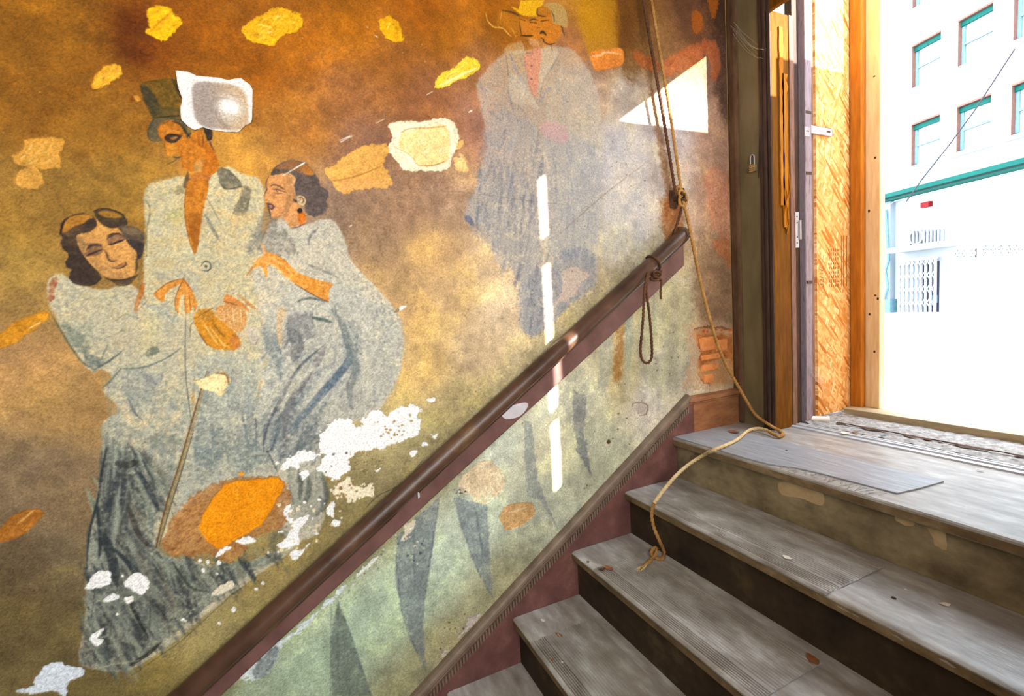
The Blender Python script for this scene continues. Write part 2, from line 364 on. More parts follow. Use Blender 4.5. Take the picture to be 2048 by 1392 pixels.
# --- ground colour of the plaster (pigment and grime, with seen light and shade kept in), surveyed at scattered places
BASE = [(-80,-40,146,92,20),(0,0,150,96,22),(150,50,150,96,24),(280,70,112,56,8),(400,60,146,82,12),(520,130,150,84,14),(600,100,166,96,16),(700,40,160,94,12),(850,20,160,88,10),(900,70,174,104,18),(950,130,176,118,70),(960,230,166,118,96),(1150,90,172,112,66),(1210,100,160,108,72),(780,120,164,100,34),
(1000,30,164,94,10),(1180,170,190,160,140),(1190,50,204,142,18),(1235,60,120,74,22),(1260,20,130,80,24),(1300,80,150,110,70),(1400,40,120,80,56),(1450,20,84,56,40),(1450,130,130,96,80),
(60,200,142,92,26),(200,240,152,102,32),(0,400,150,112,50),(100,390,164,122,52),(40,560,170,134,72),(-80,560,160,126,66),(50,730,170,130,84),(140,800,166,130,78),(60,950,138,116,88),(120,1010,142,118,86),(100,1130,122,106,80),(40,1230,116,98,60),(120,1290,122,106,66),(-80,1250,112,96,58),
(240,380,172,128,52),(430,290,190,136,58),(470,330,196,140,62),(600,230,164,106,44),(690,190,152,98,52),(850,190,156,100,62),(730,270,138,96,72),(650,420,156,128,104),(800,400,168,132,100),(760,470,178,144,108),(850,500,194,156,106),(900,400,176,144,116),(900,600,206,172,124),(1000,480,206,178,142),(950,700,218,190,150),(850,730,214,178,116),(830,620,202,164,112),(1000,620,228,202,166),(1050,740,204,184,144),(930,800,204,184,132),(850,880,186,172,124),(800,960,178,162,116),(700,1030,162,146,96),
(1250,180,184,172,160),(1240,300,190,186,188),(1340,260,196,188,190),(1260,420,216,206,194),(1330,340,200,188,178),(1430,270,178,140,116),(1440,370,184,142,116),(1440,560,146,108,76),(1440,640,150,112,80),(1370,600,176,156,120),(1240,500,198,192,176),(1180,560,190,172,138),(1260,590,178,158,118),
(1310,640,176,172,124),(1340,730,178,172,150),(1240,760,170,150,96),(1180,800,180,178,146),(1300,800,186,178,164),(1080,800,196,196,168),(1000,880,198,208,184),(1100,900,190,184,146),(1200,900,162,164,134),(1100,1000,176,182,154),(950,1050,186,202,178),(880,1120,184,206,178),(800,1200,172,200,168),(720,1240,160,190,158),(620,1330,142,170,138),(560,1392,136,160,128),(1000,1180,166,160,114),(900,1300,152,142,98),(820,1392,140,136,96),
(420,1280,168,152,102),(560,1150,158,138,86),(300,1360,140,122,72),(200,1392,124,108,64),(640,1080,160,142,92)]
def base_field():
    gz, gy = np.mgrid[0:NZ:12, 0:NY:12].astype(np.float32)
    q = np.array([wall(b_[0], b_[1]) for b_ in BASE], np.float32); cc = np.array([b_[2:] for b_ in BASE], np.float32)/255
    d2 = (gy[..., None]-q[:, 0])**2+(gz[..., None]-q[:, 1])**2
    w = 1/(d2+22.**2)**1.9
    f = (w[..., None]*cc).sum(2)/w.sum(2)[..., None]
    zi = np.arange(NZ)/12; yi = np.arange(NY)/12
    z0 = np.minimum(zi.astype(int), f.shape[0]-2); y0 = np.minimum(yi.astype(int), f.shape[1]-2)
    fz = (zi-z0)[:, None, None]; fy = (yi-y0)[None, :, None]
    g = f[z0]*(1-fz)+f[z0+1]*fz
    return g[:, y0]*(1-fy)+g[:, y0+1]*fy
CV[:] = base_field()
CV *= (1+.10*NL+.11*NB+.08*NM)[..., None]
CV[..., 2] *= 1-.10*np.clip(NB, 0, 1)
yy_, zz_ = Y0+np.arange(NY)*H, Z0+np.arange(NZ)*H
low = np.clip((PITCH_T*yy_[None, :]+.70-zz_[:, None])/.06, 0, 1)[..., None]*.32
CV[:] = CV*(1-low)+low*(CV.mean(2, keepdims=True)*np.array([1.10, 1.09, 1.02], np.float32))
CV *= 1+low*.55
# soot clouds and scratches in the top left
hatch(cX(0,0,620,0,620,240,0,340), 90, 70, -28, 18, 26, [(120,66,8),(176,116,30),(100,56,10)], .22, .5, .2, 8)
hatch(cX(560,100,1000,100,960,420,600,300), 60, 80, -25, 15, 22, [(118,72,40),(172,116,72)], .22, .5, .2, 8)
fill(cX(245,20,300,10,320,60,290,130,240,110,230,60), (82,34,6), .6, 16, 6, .4)
hatch(cX(0,440,110,560,170,740,220,850,180,1000,0,1000), 60, 60, -20, 30, 14, [(150,120,70),(188,152,96)], .2, .6, .2, 5)
fill(cX(0,1090,60,1070,110,1130,80,1200,0,1190), (92,72,50), .5, 18, 8, .3)
fill(cX(90,1000,150,985,180,1020,165,1060,110,1050), (104,86,66), .4, 14, 6, .3)
fill(cX(700,260,830,270,900,400,760,480,660,430,640,350), (122,92,78), .35, 30, 12, .3)
fill(cX(1160,0,1232,0,1238,90,1215,125,1175,110), (206,146,18), .7, 6, 6, .3)
fill(cX(1236,0,1282,0,1290,120,1262,170,1238,110), (104,66,24), .6, 9, 5, .3)
fill(cX(1420,0,1480,0,1480,240,1440,230,1425,100), (70,46,36), .6, 14, 6, .3)

# --- figures -----------------------------------------------------------------
FIG = {}
def part(key, name, label): FIG[key] = (name, label); return key
part(1, 'painted_figure', 'painted man in a top hat and pale grey tailcoat between two women')
part(2, 'painted_figure', 'painted smiling woman with dark wavy hair in a pale dress')
part(3, 'painted_figure', 'painted woman in profile with swirling pale blue gown')
part(4, 'painted_figure', 'faded painted man in a hat and long blue grey coat')
part(5, 'painted_figure', 'faded painted grey trouser legs below the handrail')
GREY = (190,188,158)
# woman on the left: gown
G2 = cX(96,600,92,570,112,545,150,562,200,580,262,568,300,610,345,625,380,650,388,720,386,800,374,880,350,960,330,1020,318,1088,330,1110,420,1128,480,1130,555,1100,610,1075,560,1120,485,1172,400,1240,330,1298,255,1342,200,1338,158,1322,172,1230,174,1130,184,1040,200,960,208,890,206,842,240,822,206,782,224,760,204,738,186,742,160,718,124,660)
fill(G2, (196,192,164), .92, 3, 3, .25, 2, var=.06)
G1 = cX(296,372,330,358,374,352,392,362,430,344,456,332,482,346,520,360,530,400,524,452,520,520,508,566,522,640,532,720,516,800,540,890,556,952,480,955,405,985,360,1035,318,1090,345,985,372,890,388,800,386,700,372,640,300,612,286,560,292,470,288,415)
fill(G1, (208,200,162), .92, 3, 3, .25, 1, var=.06)
fill(cX(390,720,520,720,516,800,540,890,552,950,480,955,405,985,350,1030,372,890,388,800), (166,174,164), .7, 12, 6, .25)
G3 = cX(530,470,548,442,600,452,660,438,690,478,702,520,742,562,792,622,806,684,800,744,772,800,742,834,690,842,650,862,640,905,650,990,640,1060,600,1080,560,1060,556,952,540,890,516,800,532,720,522,640,508,566,516,520)
fill(G3, (200,196,176), .92, 3, 3, .2, 3, var=.06)
fill(cX(530,640,620,560,720,580,800,650,798,744,742,834,650,862,560,930,540,890,520,800), (172,178,172), .6, 14, 8, .25)
# scumbled brush texture of the gowns
hatch(cX(290,380,520,370,525,520,505,620,400,640,300,610), 150, 26, -60, 40, 7, [(216,210,176),(168,166,136),(150,158,140),(206,196,150)], .4, .8, .2, 1.5)
hatch(cX(100,580,290,590,370,650,385,800,230,790,160,700), 130, 30, -30, 45, 7, [(206,204,172),(160,166,140),(142,152,134),(196,186,138)], .4, .8, .2, 1.5)
hatch(cX(530,470,680,470,790,640,790,740,640,780,540,720,520,560), 170, 26, 40, 45, 7, [(214,210,186),(150,160,160),(168,172,168),(198,190,160)], .4, .8, .2, 1.5)
hatch(cX(390,740,520,740,550,940,480,950,380,980), 120, 60, 95, 18, 9, [(116,134,136),(166,182,172),(134,152,142)], .45, .7, .2, 2)
hatch(cX(220,790,380,790,370,960,215,900), 90, 50, 80, 30, 9, [(130,150,148),(166,178,164),(150,160,140)], .45, .7, .2, 2)
hatch(cX(520,720,640,700,700,760,640,850,560,930,530,860), 110, 80, 125, 14, 9, [(100,120,138),(172,182,178),(134,152,158),(190,186,156)], .5, .6, .2, 2)
hatch(cX(690,580,800,650,795,750,740,830,690,760), 90, 60, 105, 18, 10, [(180,178,168),(150,158,158),(204,198,186)], .4, .6, .2, 2.5)
# skirt
SK = cS(150,115,250,130,420,170,560,250,480,440,445,560,450,690,520,735,640,760,760,800,830,760,900,760,1000,760,1100,715,1150,740,1020,800,880,900,690,1060,480,1210,300,1360,100,1345,20,1320,60,1200,80,1000,60,800,90,560,130,400,150,250)
fill(SK, (130,142,126), .9, 4, 3, .22, var=.08)
fill(cS(170,180,300,200,330,420,420,700,300,740,190,620,150,450), (84,88,86), .6, 12, 6, .4)
fill(cS(180,700,420,820,500,1000,430,1180,200,1150,80,1000), (92,104,100), .5, 14, 8, .4)
hatch(SK, 380, 70, 62, 16, 7, [(58,70,76),(146,162,142),(84,98,96),(50,58,64),(122,112,96)], .7, .6, .15, 1.5)
hatch(cS(150,150,330,200,300,600,140,600), 100, 80, 98, 10, 7, [(54,64,74),(148,162,142),(76,82,80)], .7, .6, .1, 1.8)
for p, w_, c_ in [((185,120,150,250,130,400,80,600,65,800),4,(46,58,66)),((120,420,140,640,132,750),5,(50,62,72)),((330,240,400,340,470,480),9,(58,72,84)),((230,205,280,225,350,200),14,(66,74,70)),((150,600,200,720,235,900),14,(58,70,76)),((380,200,440,290,505,340),6,(62,78,86)),((290,430,350,600,420,680),8,(80,76,72)),((160,640,270,740,330,830),6,(54,66,78)),((430,760,490,870),5,(62,72,84)),((540,760,640,900,750,930),4,(60,80,72)),((300,980,350,1080,410,1190),5,(50,56,58)),((420,950,415,1150),4,(60,66,64)),((825,800,835,900),4,(66,74,70)),((205,1080,190,1200),5,(80,92,90)),((560,930,680,1030),5,(74,88,84)),((110,930,90,1080),5,(66,76,78)),((480,1210,400,1280,300,1340),6,(70,70,54)),((175,120,165,175),8,(40,44,46)),((540,480,560,560),5,(70,78,74)),((200,250,190,420),8,(66,76,84)),((70,560,62,820),3,(70,84,90))]:
    stroke(cS(*p), w_*1.15, tuple(int(q*.85) for q in c_), .92, 1.2, (.2,.2), .25)
for p, w_ in [((345,275,400,420,450,540),8),((400,220,480,340,520,420),9),((175,260,165,400),8),((300,330,330,440),8),((560,640,660,740),5),((640,800,760,900),5),((300,1000,320,1080),7),((1040,780,1050,800),4)]:
    stroke(cS(*p), w_, (160,172,144), .7, 2, (.2,.2), .35)
# lower right of the gown: frilled hem beside the flaked plaster
fill(cP(130,690,200,680,330,700,400,700,440,900,420,980,340,1060,240,1090,190,1000,160,880), (150,156,140), .8, 4, 3, .25, 3)
for p in [(220,700,240,800,230,930),(300,740,300,860,270,960),(400,720,440,880,430,960),(350,1050,420,980,380,900),(150,820,180,960)]: stroke(cP(*p), 9, (84,92,88), .75, 2, (.2,.2), .3)
for p in [(180,720,210,900),(340,720,340,900),(265,800,255,920)]: stroke(cP(*p), 7, (196,196,170), .6, 2, (.2,.2), .3)
fill(cP(0,1150,100,1050,140,1180,60,1290,120,1392,0,1392), (92,96,84), .6, 8, 4, .4)
hatch(cP(0,250,300,250,400,420,390,640,130,640,0,560), 90, 60, 125, 20, 8, [(92,110,122),(150,164,164),(70,86,98)], .5, .5, .2, 1.8)
# fold strokes of the swirling gown
for p, w_, c_, a_ in [((580,460,480,540,390,640,330,740,280,840,200,1000,160,1150),6,(92,100,118),.8),((590,470,540,560,520,600),13,(120,116,132),.6),((740,430,765,540,700,640,560,800,430,950,330,1070),15,(98,122,144),.75),((500,640,400,780,330,900,310,1100),13,(122,122,130),.65),((640,210,720,330,770,500,810,620,760,760,780,900),16,(118,134,138),.6),((340,340,400,440,370,560),24,(104,110,124),.55),((480,400,440,440),8,(96,112,134),.7),((500,262,570,275,640,295),7,(66,98,98),.8),((400,150,480,125,600,150),5,(92,104,104),.7),((660,180,670,230),5,(70,90,110),.7),((110,960,115,1190),5,(74,90,108),.8),((170,1010,165,1200),4,(80,92,104),.7),((190,1190,260,1330),10,(64,80,96),.75),((60,1230,160,1220),14,(74,96,104),.6),((20,960,60,1180),16,(110,136,140),.6),((560,1080,470,1100,480,1000),10,(110,124,130),.6),((250,1080,220,1180),14,(84,100,120),.6),((350,380,310,480),18,(120,124,130),.5),((820,360,800,560),16,(120,138,140),.5),((690,640,730,560),6,(96,120,140),.7)]:
    stroke(cR(*p), w_*1.05, tuple(int(q*.9) for q in c_), min(1, a_*1.25), 1.6, (.2,.25), .25)
for p, w_ in [((560,540,450,680,380,780),7),((480,560,340,720,260,880),8),((640,620,500,800,380,960),14),((870,480,850,700,800,800),20),((200,1020,190,1160),7),((520,520,560,540),7)]:
    stroke(cR(*p), w_, (206,204,180), .5, 3, (.2,.2), .3)
fill(cR(160,335,240,365,285,500,292,740,235,570,190,510), (112,132,138), .65, 3, 2, .3)
fill(cR(255,205,325,195,300,330,280,470,250,330), (214,178,128), .8, 2, 2, .25)
fill(cR(40,340,110,330,130,400,100,445,70,430), (200,186,170), .7, 2)
stroke(cR(60,400,75,440,105,448,130,410), 2, (130,130,110), .7)
cG = lambda *f: C(80, 580, .388, f)
for q, c_, a_ in [((800,690,900,670,970,800,900,900,800,880),(104,126,130),.6),((1000,720,1100,630,1125,800,1040,860),(118,132,140),.55),((560,760,700,750,700,840,560,830),(112,124,116),.5),((320,690,430,670,530,760,400,810,320,790),(136,146,134),.5),((1260,140,1400,115,1395,240,1280,275),(108,114,126),.6),((1560,170,1645,200,1645,430,1580,390),(118,136,138),.55),((430,430,600,410,640,520,560,640,450,600),(136,150,146),.5),((120,190,230,230,240,330,180,300),(112,126,108),.6),((880,800,1100,760,1160,900,1000,920,850,900),(116,136,136),.5),((1000,540,1100,500,1100,640,1020,640),(142,152,154),.5),((560,90,680,60,700,160,600,200),(150,160,150),.5),((1280,660,1440,600,1440,720,1300,760),(120,132,140),.5),((1560,540,1660,520,1640,650,1560,640),(150,156,156),.45)]:
    fill(cG(*q), c_, a_, 7, 6, .45)
for q, w_ in [((800,560,870,640,860,760),16),((1130,330,1160,480,1150,640),12),((640,140,600,240,520,330),20),((1660,300,1700,450,1680,560),30),((880,320,820,460),18),((1060,420,1040,560),14)]:
    stroke(cG(*q), w_*.5, (216,210,180), .45, 4, (.2,.2), .4)
# shoulder shading of the profile woman
fill(cB(1500,120,1560,60,1640,160,1720,300,1600,330,1500,290,1440,300), (118,114,104), .6, 5, 5, .45)
for p in [(1500,290,1540,180),(1790,380,1850,400,1960,450),(1850,160,1800,210,1790,260),(1620,120,1700,270),(1860,290,1900,260),(1440,300,1520,180)]: stroke(cB(*p), 5, (88,94,100), .7, 2, (.2,.2), .4)
# man's coat
stroke(cB(845,0,870,60,850,180,850,330), 3, (92,98,70), .7, 1.5, dry=.3)
fill(cA(1255,975,1330,985,1405,1080,1300,1100,1270,1045), (110,104,82), .9, 1.6, 1.5, .25)
fill(cA(1400,1085,1455,1090,1445,1180,1420,1245,1350,1240,1385,1160), (116,108,84), .9, 2, 2, .3)
stroke(cA(1265,1040,1310,1095,1400,1080), 2, (70,66,50), .8)
stroke(cA(1190,1130,1240,1220,1300,1330), 2.5, (110,108,90), .7, dry=.3)
stroke(cB(1185,80,1230,160,1275,238), 7, (112,114,102), .75, 1.5, (.3,.1), .3)
stroke(cA(865,1060,950,1030,1080,1010), 2.5, (140,132,100), .6)
fill(cA(1010,1090,1080,1070,1070,1110,1020,1130), (110,106,70), .6, 3, 2, .4); fill(cA(960,1240,1060,1200,1060,1270,1000,1290), (176,170,96), .5, 6, 3, .3)
fill(cA(1310,1250,1460,1230,1480,1290,1380,1310), (214,180,118), .5, 5, 3, .3)
stroke(cB(910,410,925,460), 6, (120,128,120), .6, 2); fill(cB(920,420,1150,430,1130,560,960,470), (160,164,150), .45, 8, 4, .35)
stroke(cB(1165,385,1185,358,1215,362,1222,392,1205,410,1172,408), 3, (62,76,74), .85); dot(412, 533, 3, (50,64,60), .8)
# cane and long seam
stroke(cB(1078,640,1075,960,1092,1150,1112,1290), 2.5, (84,92,92), .75, 1)
stroke(cX(418,742,400,800,383,862,360,940,338,1010,315,1095), 8, (150,134,92), .7, 1.2, (.3,1)); stroke(cX(414,742,396,800,378,862,355,940,332,1010,312,1095), 2.5, (104,62,24), .9, .8, (.4,1)); stroke(cX(386,866,364,940,342,1010,318,1092), 2, (70,70,50), .8, .8)
# bodice strokes of the smiling woman
for p, w_, c_ in [((290,650,390,820,470,930,545,985),4,(66,84,72)),((545,985,640,930,715,870),4,(58,80,78)),((590,920,625,840),5,(70,92,86)),((590,1092,640,1050,700,980),4,(48,82,78)),((700,978,830,970,960,920,1050,858),3.5,(52,88,88)),((745,1150,780,1230,830,1280),4,(70,94,104)),((740,1010,750,1100),3,(110,124,116)),((800,640,850,590),3,(92,92,70)),((670,700,740,650),5,(92,100,60)),((690,770,715,750),4,(80,104,100)),((920,740,900,800),4,(60,100,100)),((860,800,880,690),12,(210,196,140)),((620,570,720,540),4,(120,130,100)),((880,1275,940,1270),5,(110,140,150)),((820,400,800,470),4,(96,104,90))]:
    stroke(cB(*p), w_, c_, .75, 1.5, (.3,.2), .25)
fill(cB(490,890,520,960,560,985,600,940,560,900), (72,96,96), .75, 4, 3, .35); fill(cB(830,890,890,850,920,880,860,910), (74,94,84), .75, 3, 3, .35)
fill(cB(360,700,520,760,520,880,420,840), (120,134,110), .45, 10, 5, .4); fill(cB(600,1085,700,985,860,990,900,1080,860,1160,760,1140), (140,152,144), .45, 12, 5, .35)
fill(cB(840,1010,910,1040,880,1090,840,1070), (130,136,150), .5, 5, 3, .4); fill(cB(850,640,940,700,900,850,820,900,820,760), (202,186,130), .5, 8, 4, .3)
fill(cF(230,1020,150,1130,100,1220,110,1392,190,1392,205,1260,255,1060), (148,56,26), .75, 1.5, 3, .65)
fill(cB(820,490,840,490,825,560,795,640,775,640,790,570), (176,98,34), .8, 1.2, 1, .4)
# head of the smiling woman
HAIR = (58,42,36)
fill(cF(270,470,290,330,350,260,470,200,600,180,740,230,790,300,780,370,700,440,560,470,510,520,520,600,580,720,640,820,720,910,830,1010,860,1090,780,1170,700,1200,560,1195,440,1150,390,1090,410,1010,440,970,360,930,345,860,390,790,380,740,300,660,280,590,310,520), HAIR, .95, .9, .8, .12, 2, sm=False)
fill(cF(310,450,345,310,470,220,640,200,735,240,660,270,580,330,470,370,380,430), (180,122,42), .95, 2.2, 1.2, .15); fill(cF(330,460,440,400,560,350,600,400,480,440,400,520), (120,86,50), .6, 3, 1, .3)
stroke(cF(275,480,300,380,345,265), 3.4, (36,20,16), .9, .8); stroke(cF(460,215,540,190,610,180), 1.6, (50,30,14), .8, .7)
fill(cF(1080,385,1190,340,1350,390,1450,460,1450,620,1430,740,1370,830,1335,860,1335,720,1250,640,1190,560,1130,450), (84,68,56), .92, 1.2, 1, .15, 2, sm=False); fill(cF(1200,560,1400,580,1440,640,1420,760,1350,830,1330,710), (52,40,42), .8, 2, 1, .2); fill(cF(1130,380,1330,400,1400,470,1220,470), (150,124,88), .5, 3, 1, .35)
fill(cF(780,262,812,292,880,360,1000,390,1080,390,1140,470,1200,570,1260,650,1330,710,1342,800,1312,900,1320,1000,1260,1070,1130,1100,980,1080,860,1030,740,920,640,810,560,690,510,560,530,480,700,450,790,360), (206,150,82), .97, .9, .6, .06, 2)
fill(cF(745,150,820,122,930,116,1060,150,1150,200,1215,310,1190,350,1090,368,1000,382,920,360,830,290,770,210), (62,48,36), .95, .9, .8, .1, 2); fill(cF(800,172,900,140,1050,172,1140,222,1110,250,960,250,850,215), (172,122,40), .9, 2, 1, .15)
stroke(cF(745,152,820,122,930,116,1060,152,1150,202,1212,300), 2, (40,24,14), .9, .7); stroke(cF(760,205,830,295,930,365,1010,385,1090,368), 2.4, (36,24,20), .9, .8)
fill(cF(515,500,590,520,620,600,650,760,850,880,1000,990,1150,1010,1260,1060,1130,1100,980,1080,860,1030,740,920,640,810,560,690), (164,122,76), .65, 3, 1.2, .15)
fill(cF(610,615,720,590,850,610,872,660,860,735,740,782,640,782,620,740,690,680), (128,92,64), .85, 1.4, .8, .1); fill(cF(520,520,600,560,640,620,600,700), (130,104,66), .6, 2.5)
fill(cF(930,500,1000,470,1100,465,1172,520,1160,570,1080,600,1000,630,950,620,925,560), (128,92,66), .88, 1.2, .8, .1)
for p, w_, c_ in [((640,700,720,630,860,640),5,(62,42,34)),((645,778,740,730,860,690),4.4,(34,20,18)),((720,755,790,740),4,(30,20,18)),((690,740,780,700,850,680),1.6,(128,96,70)),((930,540,1000,485,1100,470,1165,515),5,(62,42,34)),((955,622,1060,592,1165,550),4.4,(34,20,18)),((1040,590,1100,570),4,(30,20,18)),((985,570,1080,520,1140,510),3,(132,98,74)),((1000,600,1050,570),1.6,(200,160,110)),((700,600,840,612),3,(48,32,24)),((940,490,1020,466,1110,468),2.6,(48,32,26)),((870,670,925,740,945,810,985,850,1055,838),4.8,(84,56,38)),((950,830,1000,852,1060,845),2.4,(66,54,40)),((1010,940,1080,950,1160,930,1198,885,1185,856),3.4,(58,44,40)),((1060,930,1120,915,1175,900),3,(150,84,60)),((1100,905,1150,880,1190,870),1.8,(110,70,56)),((1030,935,1100,905),1.6,(80,66,56)),((900,870,980,930,1010,960),3,(150,108,76)),((1332,820,1350,900,1335,1000),3.4,(44,46,40)),((900,1080,1000,1112,1150,1112,1280,1080,1365,1035),4,(42,34,32)),((1000,1120,1080,1180,1180,1190,1280,1150),3,(60,50,44)),((860,820,960,900),3,(226,178,108)),((1330,790,1410,770),4,(44,40,44)),((1090,784,1115,782),2.6,(50,36,28))]:
    stroke(cF(*p), w_, c_, .85, .8, (.3,.3), .12)
fill(cF(900,1085,1010,1118,1150,1118,1290,1085,1360,1045,1290,1140,1180,1185,1060,1160), (56,46,42), .8, 1.4, 1, .25)
# head of the man
fill(cM(120,190,170,150,330,120,520,100,590,120,650,350,625,560,640,605,290,622,220,480,170,360), (100,78,26), .9, 1.8, 1.2, .25, 1, sm=False)
fill(cM(125,220,200,190,270,260,350,420,370,520,300,610,220,480), (58,54,34), .8, 3, 1.5, .3); stroke(cM(165,155,260,140,380,150,430,260), 2, (70,52,14), .8); stroke(cM(525,105,590,220,645,350), 7, (50,42,26), .8, 1.5, dry=.25); fill(cM(280,470,620,480,630,590,290,610), (74,68,34), .6, 4, 2, .35); stroke(cM(300,605,450,590,640,575), 3.2, (44,40,24), .85)
fill(cM(300,622,230,740,220,830,270,900,400,900,440,870,700,860,780,800,720,690,650,620,500,610), (86,82,60), .9, 1.6, 1.2, .2, 1); stroke(cM(300,630,235,740,225,830,265,895), 2, (54,54,40), .8)
FL = (192,114,30)
fill(cM(345,740,400,670,520,632,640,700,690,790,720,855,790,800,900,770,940,860,980,920,1060,1010,1100,1120,1132,1200,1090,1290,1020,1332,930,1350,900,1250,820,1292,720,1280,650,1240,640,1100,600,1060,560,1060,470,1080,440,980,430,890,370,850), FL, .96, 1, .8, .08, 1, var=.06)
fill(cM(440,960,560,900,600,1060,470,1080), (208,138,44), .7, 2.5); fill(cM(820,1170,920,1130,900,1260,830,1290), (196,160,106), .8, 1.4, 2, .5); fill(cM(940,920,1060,1020,1130,1200,1020,1330,960,1250), (176,92,14), .5, 4, 2, .25)
fill(cM(430,855,490,808,600,820,660,832,590,900,530,925,480,912), (54,36,26), .9, 1, .6, .1); fill(cM(500,862,580,838,600,850,550,885), (176,130,70), .8, .9)
for p, w_, c_ in [((440,850,530,812,660,832),2.4,(40,26,20)),((500,905,560,915,610,880),2,(30,22,20)),((345,740,400,680,500,640),2,(110,62,20)),((540,650,640,690,700,780,760,855),6,(58,42,28)),((720,850,770,800),4,(50,36,26)),((850,800,870,880,870,930,915,970,925,880,905,790),2.4,(120,60,18)),((430,890,445,990,465,1078),1.6,(130,66,20)),((345,760,370,850,410,890),2,(110,64,24)),((545,1095,600,1112,640,1094),3.4,(46,46,40)),((600,1120,560,1150,470,1190),1.6,(60,58,46)),((1010,900,1030,960,1070,1020),3,(54,36,26)),((650,1240,720,1285),2,(150,110,50)),((440,800,540,770,640,790),1.8,(222,160,70))]:
    stroke(cM(*p), w_, c_, .85, .8, (.3,.3), .12)
fill(cM(920,710,1000,698,1052,800,1030,880,980,895,950,800), (44,32,30), .92, 1, .8, .1, 1)
fill(cA(1085,1012,1200,1000,1215,1042,1090,1052), (186,104,40), .85, 1.2, 1, .3); fill(cA(1080,1010,1095,1000,1095,1080,1060,1085), (80,62,40), .7, 2); stroke(cA(1095,1045,1160,1048,1208,1046), 3.4, (52,42,30), .85)
fill(cX(374,364,390,359,415,360,416,382,407,416,401,455,395,495,389,508,379,480,371,440,370,400), (190,112,26), .96, 1, .6, .08, 1, var=.05); fill(cX(376,430,404,430,399,470,392,504,382,480), (140,80,22), .6, 4, 1, .2); stroke(cX(373,372,369,405,371,442,379,482,389,508), 1.6, (120,56,10), .8, .7)
# head of the profile woman
fill(cW(360,400,420,300,540,220,700,180,860,190,980,240,1090,340,1140,430,1215,540,1220,640,1350,700,1370,830,1310,900,1370,980,1320,1080,1230,1130,1130,1170,1000,1130,950,1050,960,930,870,800,800,800,770,620,800,500,700,400,580,400,470,430,370,450), (90,74,72), .96, .9, 1, .1, 3, sm=False)
fill(cW(420,340,560,235,760,192,950,250,1090,350,1120,430,1000,440,900,400,760,360,560,330), (158,106,60), .85, 1.6, 1, .2); fill(cW(370,440,400,340,470,330,520,370,470,425), (84,70,56), .8, 1.5, .6, .2); fill(cW(900,250,1000,270,1100,370,1110,430,980,430,880,350), (184,116,40), .75, 1.8, 1, .2)
fill(cW(330,452,470,432,660,402,760,470,790,540,740,640,790,780,760,880,850,960,880,1000,900,1050,940,1100,982,1180,960,1260,830,1322,700,1342,620,1260,590,1170,500,1192,400,1180,360,1130,330,1020,300,920,250,880,235,820,290,700,270,590), (216,150,90), .97, .8, .5, .05, 3, sm=False)
fill(cW(640,520,760,480,725,640,785,770,765,900,640,1130,500,1190,420,1180,560,1080,640,850), (160,118,76), .6, 2.2, 1, .15); fill(cW(370,760,460,800,440,860,360,840), (176,120,78), .6, 2); fill(cW(850,1070,900,1042,982,1180,930,1270,870,1292,830,1190), (204,102,20), .9, 1.4, .6, .1); fill(cW(650,1200,800,1120,840,1200,830,1310,690,1330), (190,140,84), .6, 2)
for p, w_, c_ in [((350,625,430,605,520,635,610,685),2.6,(48,38,36)),((375,690,460,682,540,708,635,742),2.2,(44,36,36)),((400,742,480,762,560,748),1.8,(60,46,42)),((455,700,480,735),4,(44,36,34)),((410,655,500,655,570,690),1.4,(170,120,90)),((332,450,285,560,278,610,292,690,240,800),2,(44,32,32)),((296,925,335,1050,358,1160),2.2,(40,34,34)),((265,868,340,892),2.4,(62,40,38)),((690,420,760,470,790,530,720,620),1.4,(220,190,150)),((750,860,800,890,830,870),5,(62,48,48)),((590,1190,650,1312),3,(70,72,84)),((700,1362,830,1340,980,1270),1.8,(84,48,50)),((840,360,950,480,980,600),2,(120,100,84)),((1230,640,1340,720,1340,860),3,(84,70,72)),((1240,1130,1310,1050),2,(110,98,94)),((1110,1160,1140,1195),1.6,(80,72,80)),((980,600,1100,560,1190,620),3,(74,58,58)),((900,760,1010,820),2,(150,120,96)),((540,660,620,720),1.4,(60,46,40))]:
    stroke(cW(*p), w_, c_, .88, .7, (.3,.3), .1)
fill(cW(298,920,360,928,432,980,392,1042,350,1032), (84,56,64), .92, .8); fill(cW(330,965,370,955,390,985,360,1000), (200,140,110), .8, .8)
fill(cW(830,800,920,800,972,870,950,952,880,962,825,900), (214,184,134), .9, 1, .5); stroke(cW(840,830,900,830,935,880,900,930), 2.2, (60,52,52), .85, .7); stroke(cW(830,900,880,870,860,830), 1.6, (90,80,70), .8, .7); dot(600, 421.5, 5, (42,32,30), .95, soft=.8)
fill(cW(470,1210,590,1190,660,1320,560,1392,480,1392), (206,196,182), .6, 2.5)
# hands and arms
OR = (208,128,40)
fill(cH(265,600,300,560,400,490,545,450,590,500,640,590,675,690,650,760,632,700,610,762,580,780,558,760,552,600,520,620,500,700,506,772,490,780,465,700,480,620,520,500,430,540,370,610,372,660,340,675,300,640), OR, .92, 1, .8, .15, 1, sm=False, var=.07)
for p in [(270,590,400,492,545,452),(545,452,480,600,465,700,490,778),(545,440,560,480,630,570),(556,600,560,760),(600,600,610,740)]: stroke(cH(*p), 1.8, (120,52,14), .8, .7)
for p in [(530,560,520,640),(580,560,590,760),(625,620,640,740),(430,560,400,620)]: stroke(cH(*p), 2.4, (232,190,120), .6, 1)
fill(cH(915,660,950,600,1040,640,1130,710,1162,772,1100,730,1040,700,960,690), (214,128,52), .9, 1, .8, .15, 1); fill(cH(1050,600,1120,640,1215,720,1192,730,1120,680), (196,126,56), .8, 1, .8, .25); stroke(cH(915,662,980,680,1050,705), 2, (90,62,34), .85, .7)
